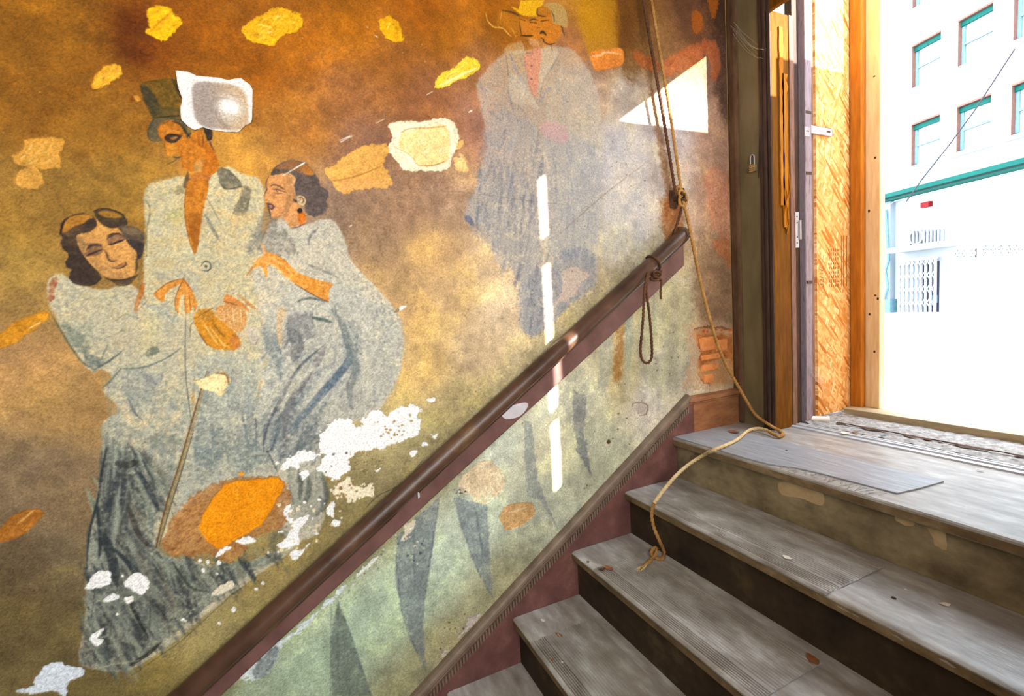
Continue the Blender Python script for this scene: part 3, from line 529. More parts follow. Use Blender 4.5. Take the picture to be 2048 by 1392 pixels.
fill(cH(840,760,880,710,960,695,1080,720,1130,790,1120,900,1060,950,1000,920,900,840), (210,140,68), .85, 1.2, 1, .3, 1)
for p in [(1000,725,1015,890),(1040,730,1055,880),(1075,745,1085,860),(910,740,930,850),(950,720,960,800)]: stroke(cH(*p), 2.8, (232,212,170), .8, 1)
fill(cH(640,800,690,742,800,732,862,820,950,880,1030,960,1082,1050,1020,1120,920,1115,830,1110,770,1070,700,970,650,880), (208,132,24), .94, 1.2, 1, .12, 1, sm=False, var=.07); fill(cH(690,745,800,735,830,800,740,860,660,850), (176,130,60), .6, 3, 1.5, .3); fill(cH(980,980,1060,1010,1070,1090,1000,1100), (196,120,70), .6, 4, 2, .3)
for p, w_, c_ in [((740,880,790,960,860,1060),3,(236,204,132)),((790,905,850,980,930,1090),2.4,(232,196,120)),((900,1050,980,1110),3,(230,200,150)),((830,880,880,950,920,990),2.2,(90,74,40)),((690,960,730,1020,770,1078),2.2,(80,44,14)),((640,860,612,890,606,1000),2,(104,92,66)),((640,830,760,760,830,720),1.8,(130,84,30)),((690,840,760,800),4,(120,96,40))]: stroke(cH(*p), w_, c_, .8, .9)
fill(cH(1130,425,1190,340,1230,270,1290,235,1272,140,1282,125,1312,200,1400,225,1500,290,1600,390,1740,450,1942,500,1897,560,1895,668,1750,600,1580,500,1490,440,1400,350,1322,320,1332,430,1312,440,1270,340,1200,350), (222,140,44), .93, 1, .8, .12, 3, sm=False, var=.06)
fill(cH(1210,280,1330,230,1420,250,1400,330,1300,310,1220,330), (226,160,86), .6, 3, 1.5, .3); fill(cH(1270,130,1312,200,1290,235), (224,176,140), .7, 1.5)
for p, w_, c_ in [((1300,300,1400,340,1480,420,1540,460),3,(236,198,136)),((1360,260,1480,330,1580,440),2.4,(232,180,104)),((1580,500,1750,602,1895,668),2.2,(96,44,16)),((1130,425,1190,345),2.4,(150,80,30)),((1790,510,1900,520),4,(240,190,120)),((1322,240,1420,240,1520,310),1.6,(190,110,40))]: stroke(cH(*p), w_, c_, .8, .9)
# faded man in the long coat
G4 = cX(954,168,972,140,1008,108,1040,98,1092,96,1142,96,1170,128,1192,172,1204,240,1216,288,1206,304,1200,420,1196,500,1190,572,1150,602,1112,642,1092,660,1046,668,1038,600,1028,546,1000,532,984,505,972,462,950,446,928,436,946,392,964,330,972,270,962,220)
fill(G4, (198,190,176), .66, 4, 3, .2, 4, var=.04)
fill(cX(965,270,1010,220,1070,260,1090,400,1080,520,1088,650,1048,664,1030,545,985,500,932,434,955,360), (148,150,156), .5, 10, 6, .35)
fill(cX(1090,260,1190,300,1195,490,1100,512,1085,400), (160,164,172), .5, 12, 5, .3); fill(cX(1108,515,1182,498,1190,572,1150,602,1110,640,1092,655), (126,132,148), .6, 6, 4, .3); fill(cX(1046,560,1086,540,1090,655,1048,665), (148,152,160), .6, 6, 4, .3)
hatch(cX(965,260,1085,240,1090,640,1050,650,985,500,940,432), 190, 60, 97, 12, 6, [(116,118,130),(190,186,180),(134,138,148),(100,104,118)], .36, .6, .15, 1.5)
hatch(cX(1090,290,1190,300,1190,570,1100,630), 110, 70, 91, 6, 6, [(146,152,162),(200,198,194),(134,140,152)], .3, .5, .1, 1.8)
hatch(cX(960,160,1040,110,1060,260,970,260), 70, 24, 60, 40, 4, [(120,116,120),(204,192,168),(150,142,138)], .5, .6, .2, 1)
hatch(cX(1100,110,1180,160,1205,280,1100,270), 70, 40, 85, 25, 8, [(208,196,172),(166,164,160),(186,176,154)], .4, .6, .2, 2.5)
fill(cO(745,640,850,560,950,560,952,700,920,850,900,1020,880,1112,830,1080,790,950,760,800), (216,142,112), .9, 1.6, 1.2, .15)
for p, w_, c_ in [((580,620,640,780,720,930,760,1050),8,(142,138,146)),((540,640,552,760,562,900),2.4,(110,108,112)),((575,620,610,700),2.4,(110,106,108)),((735,640,800,960,880,1160,930,1250),2,(140,128,124)),((1160,612,1080,760,960,960,922,1230),2.2,(120,116,114)),((1060,1020,980,1080,940,1200),8,(150,148,152)),((660,560,700,630),8,(110,106,104)),((760,620,830,610,850,640),3,(120,104,92)),((310,970,370,970,380,1000,440,1000),2,(110,108,110)),((560,1060,600,1200,620,1300),5,(120,120,132)),((480,1240,500,1390),6,(120,122,134)),((1180,850,1190,900,1150,940),2.4,(226,216,204)),((1300,750,1310,790),3,(150,140,130))]: stroke(cO(*p), w_, c_, .7, 1.3, (.3,.2), .25)
for x_, y_ in [(830,765),(832,915)]: dot(920+x_*.1724, y_*.1724, 2.6, (120,86,110), .8)
fill(cO(560,900,700,880,850,1150,930,1260,760,1200,620,1180), (206,196,176), .5, 4, 3, .3); fill(cO(950,560,1060,530,1150,620,1060,770,930,1040,930,800), (212,198,170), .5, 3, 2, .25)
fill(cO(510,590,560,530,700,480,760,570,740,640,600,620), (204,180,140), .6, 3, 2, .3)
fill(cO(690,205,780,230,900,200,1040,180,1110,270,1170,300,1160,420,1060,512,980,492,940,440,870,472,770,432,700,402,688,320), (206,124,28), .95, 1.4, 1, .12, 4); fill(cO(700,0,980,0,960,60,900,100,890,195,780,192,690,160,600,80,680,110), (240,182,18), .95, 1.8, 1.5, .08, 4, sm=False); fill(cO(900,90,1040,80,1062,180,900,190), (188,116,24), .85, 1.5)
fill(cO(960,60,1080,28,1180,60,1240,160,1242,320,1180,290,1080,262,1050,120), (190,160,96), .85, 1.6, 1.5, .15, 4); fill(cO(800,440,900,470,920,540,820,520), (214,164,120), .6, 3)
for p, w_ in [((705,412,780,416,850,412),3),((685,215,760,240),4),((810,255,890,268),4.4),((940,245,1030,232),4),((800,240,860,222,905,240),2),((690,230,700,330,712,405),2.2),((900,100,898,165,940,185,1000,195),2.2),((900,320,935,320),2.4),((930,385,965,370,1000,410),4.4),((935,440,965,450,980,490,1040,515,1100,500),2.4),((1175,312,1210,405),5),((1055,515,1075,590),2),((480,120,620,150,690,185),3.4),((1060,130,1090,200,1090,260),1.8)]: stroke(cO(*p), w_*1.25, (62,44,22), .92, .8, (.4,.3), .12)
fill(cO(430,190,520,130,600,180,690,200,690,330,640,400,560,340,450,290), (206,134,26), .5, 6, 4, .3)
for p in [(300,150,320,230,390,310,490,322,560,390,600,420),(480,140,470,210),(600,330,650,420)]: stroke(cO(*p), 3, (240,184,80), .85, 1.2)
fill(cD(1390,740,1440,700,1540,740,1552,820,1450,805), (204,160,160), .75, 4, 2, .25)
fill(cD(955,1250,990,1260,1010,1310,960,1280), (96,104,124), .8, 2, 1)
# trouser legs under the rail
for f_, c_ in [((670,670,740,590,860,490,835,680,800,900,790,1100,800,1285,740,1150,690,1000,660,850),(124,134,142)),((930,490,1010,510,1080,520,1090,700,1102,945,1040,830,970,640),(134,146,154)),((400,950,420,1000,470,1150,555,1392,368,1392,370,1100),(108,120,112)),((1250,140,1280,150,1310,400,1342,500,1402,635,1320,500,1260,480,1250,300),(146,152,152)),((1470,0,1530,30,1520,200,1552,385,1490,280,1470,160),(110,116,126))]:
    fill(cU(*f_), c_, .72, 2.5, 2, .22, 5, sm=False, var=.05)
for p, w_ in [((665,760,690,1000,740,1150,805,1285),2.4),((860,500,830,700,795,950),3),((935,510,970,640,1040,830,1105,945),2.4),((370,960,365,1392),2.4),((420,1010,470,1150,550,1392),1.8),((745,620,750,900),10),((1030,560,1060,760),10),((400,1000,400,1300),10),((1340,500,1402,635),2)]: stroke(cU(*p), w_, (96,104,112), .55, 2, (.3,.2), .3)
fill(cX(1200,640,1222,628,1222,740,1200,800), (150,160,160), .4, 6, 3, .3); fill(cX(1120,780,1170,740,1180,860,1160,900), (150,150,140), .4, 10, 4, .4)
# rust and damp runs, with the rope's soft shadow painted in
fill(cV(225,690,275,680,272,850,245,1000,212,990,220,850), (146,84,16), .6, 7, 4, .25); fill(cV(278,640,322,630,312,900,280,915), (128,148,148), .55, 5, 3, .25); fill(cX(1322,400,1360,380,1362,470,1335,500,1325,450), (160,76,14), .75, 9, 4, .25)
fill(cX(1300,190,1312,200,1345,370,1352,440,1330,380), (124,70,26), .6, 6, 2, .25); fill(cX(1272,0,1292,0,1306,180,1300,200), (96,66,36), .45, 6, 2, .3)  # soft shadow of the hanging rope painted on the wall
hatch(cX(1300,560,1380,500,1380,780,1240,800), 60, 90, 92, 5, 16, [(196,196,150),(150,150,120),(206,196,180),(140,140,132)], .35, .5, .1, 5)
hatch(cX(1200,260,1300,240,1300,480,1210,480), 50, 90, 92, 5, 22, [(200,198,200),(170,176,186),(222,214,206)], .3, .4, .1, 6)
fill(cX(1395,480,1480,470,1485,650,1400,645), (128,92,60), .45, 14, 8, .35)
# darker band above the handrail
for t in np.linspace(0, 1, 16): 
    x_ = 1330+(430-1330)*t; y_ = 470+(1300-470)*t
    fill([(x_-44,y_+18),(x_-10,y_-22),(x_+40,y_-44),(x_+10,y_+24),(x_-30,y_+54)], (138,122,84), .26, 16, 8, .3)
stroke(cP(735,1000,790,940,850,890,975,830,1060,770,1200,600), 2, (70,60,46), .75, .8, dry=.25, dep=.001)
stroke(cX(655,372,760,374,930,385,1060,402,1185,414), 1.6, (120,100,88), .55, .8, dry=.4); stroke(cX(1300,320,1235,368,1190,405,1110,476), 1.8, (150,120,92), .6, .8, dry=.5); stroke(cX(272,0,270,120), 1.6, (70,36,6), .7, .8, dry=.3)
stroke(cC(500,1250,620,1220,780,1195), 1.4, (206,196,160), .7, .7); stroke(cC(320,1105,420,1090), 1.6, (80,60,40), .7); stroke(cC(690,1300,860,1180,1000,1080,1240,860,1340,790), 2, (84,76,52), .6, 1, dry=.3)

# --- lost plaster: scars with their own depth -----------------------------------
NSC = [10]
def scar(pts, c, label, a=1., soft=1.0, rag=5., tex=.1, dep=.0025, var=.16, sm=True, own=True, name='plaster_scar'):
    k = 0
    if own: k = NSC[0]; NSC[0] += 1; part(k, name, label)
    fill(pts, c, a, soft, rag, tex, k, dep, .0006, sm, var)
    return k
scar(cA(850,60,900,35,990,40,1010,80,1060,130,1000,190,960,235,880,215,840,180,860,130), (252,190,14), 'bright yellow scar with a crease in the top left soot'); stroke(cA(880,170,930,120,990,70), 5, (206,138,10), .8, 2); stroke(cA(960,60,1010,90), 3, (255,226,90), .8)
scar(cA(1410,170,1450,120,1540,80,1600,35,1690,60,1750,100,1740,160,1640,220,1580,270,1500,250,1430,220), (246,182,22), 'wide ragged yellow scar above the white paper', var=.18); stroke(cA(1500,140,1570,155), 5, (255,236,150), .9, 1.5); stroke(cA(1580,140,1620,70), 2.5, (255,220,110), .7)
scar(cA(530,490,570,420,620,375,690,375,710,420,680,460,600,500,550,510), (238,172,44), 'small oval yellow scar left of the top hat'); stroke(cA(600,490,690,420), 3, (255,216,110), .8)
scar(cA(80,930,130,860,160,800,300,795,380,820,350,870,350,970,240,980,150,960), (226,164,66), 'pale ragged scar near the left edge', tex=.25, rag=5); stroke(cA(120,920,185,840), 3, (250,226,170), .8)
scar(cA(80,1060,110,990,220,980,250,1080,140,1092), (228,166,72), 'small square scar under the pale scar at left', tex=.2, rag=4)
fill(cM(40,330,100,320,125,370,90,390), (232,160,60), .9, 1.5, 2, dep=.002); fill(cM(0,340,40,330,60,400,0,410), (120,60,14), .7, 3)
scar(cD(460,140,500,90,560,110,582,170,592,232,520,236,480,200), (250,178,10), 'small yellow teardrop scar at the top'); stroke(cD(505,170,520,130), 5, (255,220,120), .9, 1.5)
scar(cD(780,490,830,420,900,390,960,330,1030,350,1042,400,950,450,870,490,790,516), (255,222,60), 'slanting bright yellow scar left of the faded man', rag=4); stroke(cD(810,495,920,440,1030,390), 5, (255,248,190), .8, 2); stroke(cD(850,440,960,370), 3, (255,244,170), .7, 1.5)
scar(cD(515,730,560,710,700,700,850,685,910,740,920,830,880,900,870,960,820,985,690,990,590,985,560,930,510,870,530,800), (255,242,204), 'large cream square scar right of the profile woman', rag=4); fill(cD(585,775,700,742,850,732,868,900,820,948,690,962,640,900,580,860), (250,214,138), .9, 2, 2, .15, dep=.0045, var=.06); stroke(cD(580,770,640,745,760,738,850,728), 2, (176,120,60), .8); stroke(cD(690,960,780,955,850,930), 2, (150,104,56), .8); stroke(cD(545,850,640,900,690,960), 3, (220,164,84), .7)
scar(cD(140,990,220,930,310,870,470,835,512,870,480,950,530,1040,530,1082,400,1090,230,1120,180,1050), (236,176,86), 'tan wedge shaped scar beside the cream scar', var=.1); stroke(cD(180,1050,330,1020,480,960), 3, (150,96,40), .7, 1.2); fill(cD(230,1050,400,1030,520,1050,520,1078,400,1085,240,1110), (226,160,92), .7, 3, 2, .2)
scar(cD(890,930,940,890,970,960,970,1002,910,996), (240,192,126), 'little tan scar at lower right of the cream scar'); fill(cD(920,820,950,815,930,860,905,850), (240,192,110), .9, 1.5, 2, dep=.002)
scar(cD(1680,310,1720,290,1800,280,1870,280,1882,350,1860,380,1780,400,1720,410,1690,360), (232,140,56), 'orange block shaped scar beside the ropes', rag=2); stroke(cD(1690,325,1740,320,1780,300,1865,312), 5, (250,200,140), .8, 1.5)
scar(cB(0,770,100,700,230,650,290,660,250,710,160,780,80,830,-90,880,-90,800), (206,138,30), 'orange streak scar at the left edge beside the smiling woman', soft=3, rag=3); stroke(cB(165,745,230,710), 4, (255,236,190), .9)
scar(cC(-90,560,0,480,60,420,150,380,220,375,236,410,180,470,90,530,0,566,-90,620), (178,112,38), 'brown oblong scar low at the left edge', soft=2, rag=3, var=.16); stroke(cC(90,460,150,410,180,385), 4, (236,184,110), .8, 1.5, dry=.3)
scar(cB(1115,1050,1160,1030,1250,1000,1310,1020,1322,1060,1280,1132,1220,1100,1150,1080), (250,226,164), 'small creamy scar beside the painted cane', rag=7, dep=.004); stroke(cB(1250,1005,1310,1015,1325,1070), 4, (110,70,44), .8, 1.5)
k_ = scar(cS(480,660,520,560,600,440,700,370,820,310,930,290,1080,290,1165,310,1200,400,1180,560,1080,600,980,640,930,720,860,772,800,740,700,720,620,730,540,730), (176,118,64), 'scraped brown plaster ring around the orange scar', .9, 3, 5, .35, .0012, .14)
hatch(cS(500,650,600,450,720,390,800,330,700,520,700,700,560,720), 70, 20, -35, 25, 5, [(226,172,110),(130,80,44),(204,146,88)], .5, .5, .1, 1)
scar(cS(730,470,830,340,920,312,1060,300,1130,290,1166,330,1130,410,1060,530,970,600,860,660,800,686,740,650,680,580,702,530), (244,150,10), 'large bright orange plaster scar above the handrail', .98, 1.2, 3, .05, .004, .07); stroke(cS(905,320,905,420), 4, (255,186,70), .7, 2, dry=.3); stroke(cS(885,320,880,380), 3, (255,190,80), .6, 2)
hatch(cS(740,480,1100,320,1000,560,780,650), 30, 30, -40, 25, 4, [(255,184,60),(224,128,4)], .4, .5, .1, 2)
dot(482, 948, 7, (236,140,20), .9, .002, part=0, sy=.6)
scar(cT(510,370,560,330,640,270,780,230,822,260,846,380,800,480,770,320,700,380,600,430,520,440), (208,112,62), 'rust orange scar around the sunlit patch', .85, 3, 5, .3); scar(cT(340,300,400,310,480,360,490,410,420,400,350,370), (184,98,44), 'dull orange scar between the ropes', .8, 3, 4, .3, .0015)
scar(cT(770,990,860,1000,910,1100,962,1200,960,1372,840,1372,780,1270,758,1150), (214,142,108), 'mottled salmon scar by the end wall', .85, 3, 8, .5, .0015, .16); scar(cV(760,230,880,220,920,280,930,400,880,390,820,320), (206,120,70), 'ragged orange scar above the exposed bricks', .8, 3, 7, .4, .0015, .14)
fill(cT(680,70,730,65,745,160,690,190), (226,116,22), .75, 3, 4, .35); fill(cT(770,0,830,0,812,100,790,92), (232,122,20), .7, 2, 4, .3); fill(cT(580,950,720,965,720,992,590,986), (218,192,170), .85, 1.5, 4, .35, dep=.002); fill(cT(900,290,950,280,960,320,910,350), (150,74,40), .6, 4, 5, .4)
scar(cE(1520,420,1580,390,1640,400,1682,430,1640,480,1600,540,1560,580,1500,600,1470,650,1458,640,1500,560,1530,500), (218,194,174), 'flaky pinkish patch on the faded trousers', .92, 1, 6, .35, .002, .08)
scar(cU(950,430,1000,370,1070,320,1150,380,1152,450,1080,522,1020,500), (255,226,184), 'pale peach scar under the handrail', .95, 1.5, 5, .12); scar(cU(1140,560,1200,515,1280,520,1292,570,1200,636,1150,622), (236,184,118), 'round peach scar above the skirting', .95, 1.5, 3, .12); stroke(cU(1180,560,1260,535), 4, (255,240,210), .8)
for q_, n_, cc_ in [(cA(860,70,990,50,1040,130,950,220,870,190), 22, [(255,214,80),(226,150,6)]), (cA(1430,180,1600,60,1730,110,1560,250), 34, [(255,214,90),(220,146,10),(255,232,150)]), (cD(800,480,960,350,1030,380,880,480), 26, [(255,250,190),(255,196,30)]), (cA(90,930,170,810,340,820,340,960), 26, [(246,206,130),(190,126,40)]), (cD(530,740,900,720,880,940,600,960), 40, [(255,252,236),(240,196,110)]), (cD(160,1010,480,850,500,1060,240,1100), 30, [(250,206,124),(206,140,60)]), (cA(540,490,620,385,700,400,610,490), 14, [(255,206,90),(206,140,20)]), (cS(540,700,720,400,900,310,1190,320,1180,560,900,720), 60, [(214,156,96),(120,76,44)])]:
    if n_ == 60: 
        q_ = cS(490,650,600,450,720,380,720,480,690,590,760,700,620,725)
    hatch(q_, n_, 18, -38, 18, 3, cc_, .5, .55, .1, .9)
# flaked white plaster
WH = (255,255,252)
def peel(pts, label, c=WH, rag=7., own=True, dep=.003): scar(pts, c, label, 1., .8, rag, 0., dep, .015, True, own, 'flaked_patch')
peel(cP(370,450,380,400,430,370,470,330,520,295,600,300,650,340,700,362,720,290,760,260,840,240,900,270,960,230,1050,200,1110,200,1190,240,1140,280,1170,340,1150,430,1100,450,1000,480,900,510,820,540,720,550,640,590,600,650,622,680,560,740,500,790,470,760,410,700,380,680,410,600,380,530), 'largest flaked white plaster patch above the handrail')
specks(cP(780,300,1140,260,1100,420,860,480), 22, 1.2, 3.4, [(190,160,110),(170,130,80)], .95, .0005); specks(cP(390,560,600,560,500,740), 7, 1.2, 3, [(110,110,110)], .9, .0005)
peel(cP(80,690,110,630,190,560,240,535,330,570,320,612,250,650,222,682,150,680), 'flaked white patch left of the largest one'); peel(cP(230,710,300,690,302,740,250,772), 'small white flake below the left flaked patch', rag=3)
peel(cP(490,850,580,760,640,780,650,830,780,820,782,900,640,930,560,880,520,942,508,870), 'cream flaked patch under the largest white one', (250,236,204), 7)
peel(cP(100,1030,160,970,150,1060,230,1080,282,1060,220,1150,242,1250,170,1300,60,1280,140,1200,160,1120), 'ragged white flaked strip beside the orange scar', rag=7)
for q in [(440,980,500,930,490,1040,450,1030),(480,1110,520,1080,552,1100,510,1132),(150,1330,240,1310,305,1270,200,1392),(1080,560,1110,540,1150,550,1110,602),(1155,520,1200,480,1222,500),(1225,400,1260,420,1302,410,1270,462),(1200,150,1290,140,1250,172),(30,650,60,630,70,670),(800,705,850,690,830,712)]: peel(cP(*q), '', rag=3, own=False)
specks(cP(60,940,560,900,560,1100,300,1300,60,1380), 44, 1.2, 4.5, [WH,(240,220,180)], .95, .002); specks(cP(440,760,800,780,780,930,480,960), 24, 1.2, 3.6, [(150,110,66),(250,240,214)], .9, .001)
specks(cP(620,560,1040,500,800,720,640,720), 60, .8, 2, [(120,96,56),(206,190,140),(110,84,44)], .7, .0006)
peel(cS(75,880,130,820,200,825,190,890,120,915,70,912), 'white flake on the skirt hem, left of two', rag=4); peel(cS(270,880,330,830,400,840,422,880,370,950,330,912), 'white flake on the skirt hem, right of two', rag=4)
peel(cS(155,980,210,935,250,945,230,978), 'thin white flake below the two hem flakes', rag=3); peel(cS(80,1190,120,1150,160,1135,122,1190,155,1200,130,1232), 'curled white flake near the bottom of the skirt', rag=3)
peel(cS(760,940,850,875,886,900,800,946), 'cream flake below the orange scar', (236,226,200), 3); peel(cS(700,1050,720,1020,790,980,770,1016), '', (206,192,160), 2, False)
for q in [(270,965,310,960,320,980,295,992),(890,655,960,620,1012,645,960,666),(785,735,830,680,872,690,810,722),(1120,670,1180,640,1170,680),(590,1085,610,1080,620,1100)]: peel(cS(*q), '', rag=3, own=False)
for x_, y_, r_ in [(885,1028,9),(805,1105,6),(1047,882,6),(1010,915,5),(695,757,6),(740,765,7),(715,810,6),(800,770,8),(790,830,5),(235,1055,5),(265,840,5),(1075,710,4)]: dot(150+x_*.3591, 850+y_*.3591, r_*.62, WH, 1, .002)
peel(cC(80,1360,180,1340,190,1290,240,1240,310,1210,360,1230,466,1245,430,1290,360,1330,350,1420,320,1370,200,1370,90,1376), 'bluish white flaked patch in the bottom left corner', (226,236,246), 4)
peel(cU(-40,1290,0,1250,80,1180,170,1120,240,1060,410,905,422,920,330,1000,240,1090,160,1150,130,1230,60,1300,0,1325), 'long white flaked strip under the lower handrail', (232,242,244), 6); fill(cU(20,1250,90,1190,140,1170,120,1240,50,1310,10,1300), (110,120,118), .8, 3, 5, .3)
peel(cU(490,830,570,760,582,770,500,842), '', (240,240,230), 4, False); peel(cU(700,620,740,590,762,600,702,690), '', (236,226,200), 5, False)
peel(cU(840,1250,900,1170,960,1110,1000,1040,1062,1010,1000,1080,940,1140), 'pinkish flaked strip above the skirting', (218,204,194), 7, dep=.002)
specks(cU(380,930,720,600,760,640,420,1000), 50, .8, 2.6, [(226,236,226),(110,104,90),(240,240,230)], .8, .001); specks(cU(660,700,800,680,780,820,680,800), 18, 1, 3, [(80,84,88),(230,220,190)], .8, .001); specks(cU(940,420,1010,430,980,520,930,500), 14, 1, 2.4, [(60,66,66),(240,240,230)], .8, .001)
specks(cU(800,1150,1010,950,1060,1010,880,1200), 40, .8, 2.2, [(110,70,40),(220,206,190)], .8, .0008); specks(cX(820,840,1330,480,1380,560,900,1000), 120, .7, 1.7, [(110,84,50),(130,100,60),(226,220,200)], .65, .0006); specks(cX(1220,780,1380,600,1390,780,1260,900,1100,1040), 90, .7, 1.8, [(96,74,50),(190,186,170)], .65, .0006)
specks(cX(0,0,1000,0,1000,560,820,780,300,1300,0,1392), 160, .7, 1.6, [(96,62,20),(224,190,120)], .5, .0005); specks(cX(850,440,1230,440,1230,600,900,820), 60, .7, 1.8, [(140,84,50),(120,100,80)], .6, .0006); specks(cX(1200,280,1440,280,1440,460,1220,440), 60, .7, 1.8, [(116,80,60),(150,110,90)], .6, .0006)
for p, w_ in [((1970,815,2030,790),4),((1640,1020,1765,945),4.4)]: stroke(cA(*p), w_, (255,250,240), .95, .7, (.2,.6), dep=.001)
for p, w_ in [((735,550,770,530),3),((440,715,490,690),2.4),((235,825,300,790),4),((285,1315,300,1305),4),((980,650,998,640),7),((435,205,450,215),4),((385,155,395,162),3),((0,960,25,945),4)]: stroke(cD(*p), w_, (255,246,226), .9, .7, dep=.001)
fill(cE(550,650,580,620,600,612,618,618,575,645), (240,240,240), .95, .7); fill(cE(545,655,570,625,575,645), (130,90,50), .8, 1)
# round scuffs under the rail
stroke(cV(315,1150,330,1130,380,1130,405,1150,395,1190,360,1200), 2.4, (120,90,76), .7, 1); fill(cV(340,1135,385,1135,395,1180,350,1185), (186,170,158), .7, 2); dot(1214, 886, 6, (222,210,186), .9, .001); dot(1218, 884, 3.6, (84,60,36), .9, .004)
# hole to the brickwork
fill(cV(610,740,640,690,760,680,920,700,950,760,945,960,930,1060,640,1060,600,1020,640,900), (214,176,140), .75, 6, 8, .35)
HOLE = cV(655,730,700,705,800,705,890,725,905,760,900,830,880,960,870,1022,770,1030,700,1005,672,920,705,850,668,800)
part(9, 'hole_rim', 'crumbling pale mortar recess showing bricks')
fill(HOLE, (190,116,60), 1, 1.2, 3, .1, 9, .022, .002, True, .16)
fill(cV(650,730,690,720,706,850,700,1005,672,920,705,850,668,800), (226,190,150), .9, 4, 4, .2)
fill(cV(690,705,900,725,900,750,800,740,700,745), (226,186,146), .85, 4, 4, .2); specks(cV(680,715,900,725,900,745,690,740), 7, 2, 4, [(214,104,44)], .9)
fill(cV(700,960,780,900,870,880,870,1020,770,1030), (236,200,150), .6, 3, 3, .3)
fg = np.isin(PART, (1, 2, 3))[..., None]; sat = (CV.max(2)-CV.min(2))[..., None]
gm = CV.mean(2, keepdims=True)*np.array([1.045, 1.015, .94], np.float32); kk = fg*np.clip(1-sat/.30, 0, 1)*.45
CV[:] = CV*(1-kk)+gm*kk
CV *= (1+fg[..., 0]*.05*NF)[..., None]
# fine stucco relief and mottling
CV *= (1+.05*NF*(.5+.5*np.clip(NB+.6, 0, 1)))[..., None]
DEP *= np.clip((NY-8-np.arange(NY))/8., 0, 1)[None, :]
DEP -= .0007*NM*1.0+.0004*NF+.0016*NL

def build_wall():
    root = empty('wall_left', (0, -1.0, -1.0)); STRUCT(root); tag(root, 'stuccoed stairwell wall with a faded flaking mural')
    zz, yy = np.mgrid[0:NZ, 0:NY]
    V = np.stack([-DEP, Y0+yy*H, Z0+zz*H], -1).astype(np.float32)
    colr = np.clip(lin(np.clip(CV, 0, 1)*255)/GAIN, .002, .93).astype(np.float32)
    # cells kept fine only where the photograph sees them
    yc = Y0+(np.arange(NY-1)+.5)*H; zc = Z0+(np.arange(NZ-1)+.5)*H
    d = np.stack(np.broadcast_arrays(0-CAM[0], yc[None, :]-CAM[1], zc[:, None]-CAM[2]), -1)
    w = d@cf; px = d@cr/w*FPX+1024; py = -(d@cu)/w*FPX+696
    fine = (px > -40) & (px < 1560) & (py > -40) & (py < 1432) & (zc[:, None] > PITCH_T*yc[None, :]+.03) & (zc[:, None] > .02)
    fine = fine | ((px > -40) & (py < 1432) & (py > -40) & (zc[:, None] > PITCH_T*yc[None, :]+.03) & (yc[None, :] < 0))
    B = 8
    nzb, nyb = (NZ-1)//B, (NY-1)//B
    fb = fine[:nzb*B, :nyb*B].reshape(nzb, B, nyb, B).any((1, 3))
    pid = PART[:-1, :-1].copy()
    fineB = np.repeat(np.repeat(fb, B, 0), B, 1)
    I = (np.arange(NZ)[:, None]*NY+np.arange(NY)[None, :])
    q = np.stack([I[:-1, :-1], I[:-1, 1:], I[1:, 1:], I[1:, :-1]], -1)[:nzb*B, :nyb*B]
    pid = pid[:nzb*B, :nyb*B]
    bi = I[0:nzb*B+1:B, 0:nyb*B+1:B]
    qb = np.stack([bi[:-1, :-1], bi[:-1, 1:], bi[1:, 1:], bi[1:, :-1]], -1)[~fb]
    Vf = V.reshape(-1, 3); Cf = colr.reshape(-1, 3)
    def emit(name, quads, parent, label):
        u, inv = np.unique(quads.reshape(-1), return_inverse=True); n = len(quads)
        me = bpy.data.meshes.new(name); me.vertices.add(len(u)); me.loops.add(4*n); me.polygons.add(n)
        vv = Vf[u]-np.array([0, -1., -1.], np.float32)
        me.vertices.foreach_set('co', vv.ravel()); me.loops.foreach_set('vertex_index', inv.astype(np.int32).ravel())
        me.polygons.foreach_set('loop_start', np.arange(0, 4*n, 4, dtype=np.int32))
        me.polygons.foreach_set('use_smooth', np.ones(n, bool)); me.update(calc_edges=True)
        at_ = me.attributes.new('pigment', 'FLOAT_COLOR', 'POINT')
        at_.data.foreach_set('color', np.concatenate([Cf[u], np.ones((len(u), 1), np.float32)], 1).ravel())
        me.materials.append(MT['mural'])
        o = bpy.data.objects.new(name, me); COL.objects.link(o); o.parent = parent
        if label: o['label'] = label
        return o
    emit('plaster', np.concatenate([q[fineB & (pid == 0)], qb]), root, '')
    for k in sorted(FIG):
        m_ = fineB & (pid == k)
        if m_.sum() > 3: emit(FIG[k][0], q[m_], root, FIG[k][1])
    # plain plaster beyond the surveyed sheet
    y1, z1 = Y0+nyb*B*H, Z0+nzb*B*H
    pm = MB()
    for a, b_, c_, d_ in [(-4.6, Y0, -2.4, 2.7), (Y0, .44, -2.4, Z0), (Y0, .44, z1, 2.7), (y1, .44, Z0, z1)]:
        pm.add([(0, a, c_), (0, b_, c_), (0, b_, d_), (0, a, d_)], [(0, 1, 2, 3)])
    pm.box(-.2, -.09, -4.6, .44, -2.4, 2.7)
    pm.build('plaster_field', 'plasterroom', root)
    return root
WALL = build_wall()
# bricks seen in the hole
for x0_, y0_, x1_, y1_ in [(1402, 673, 1432, 702), (1434, 674, 1474, 704), (1402, 705, 1446, 722), (1404, 725, 1438, 744), (1408, 747, 1428, 768)]:
    a, c_ = P(x0_, y1_, 'x', -.017), P(x1_, y0_, 'x', -.017)
    b_ = MB().box(-.034, -.0165, a[1], min(c_[1], .405), a[2], c_[2], .006)
    b_.v = [(p[0], p[1]+random.uniform(-.005, .005), p[2]+random.uniform(-.0035, .0035)) for p in b_.v]
    b_.build('brick', 'brick', WALL)
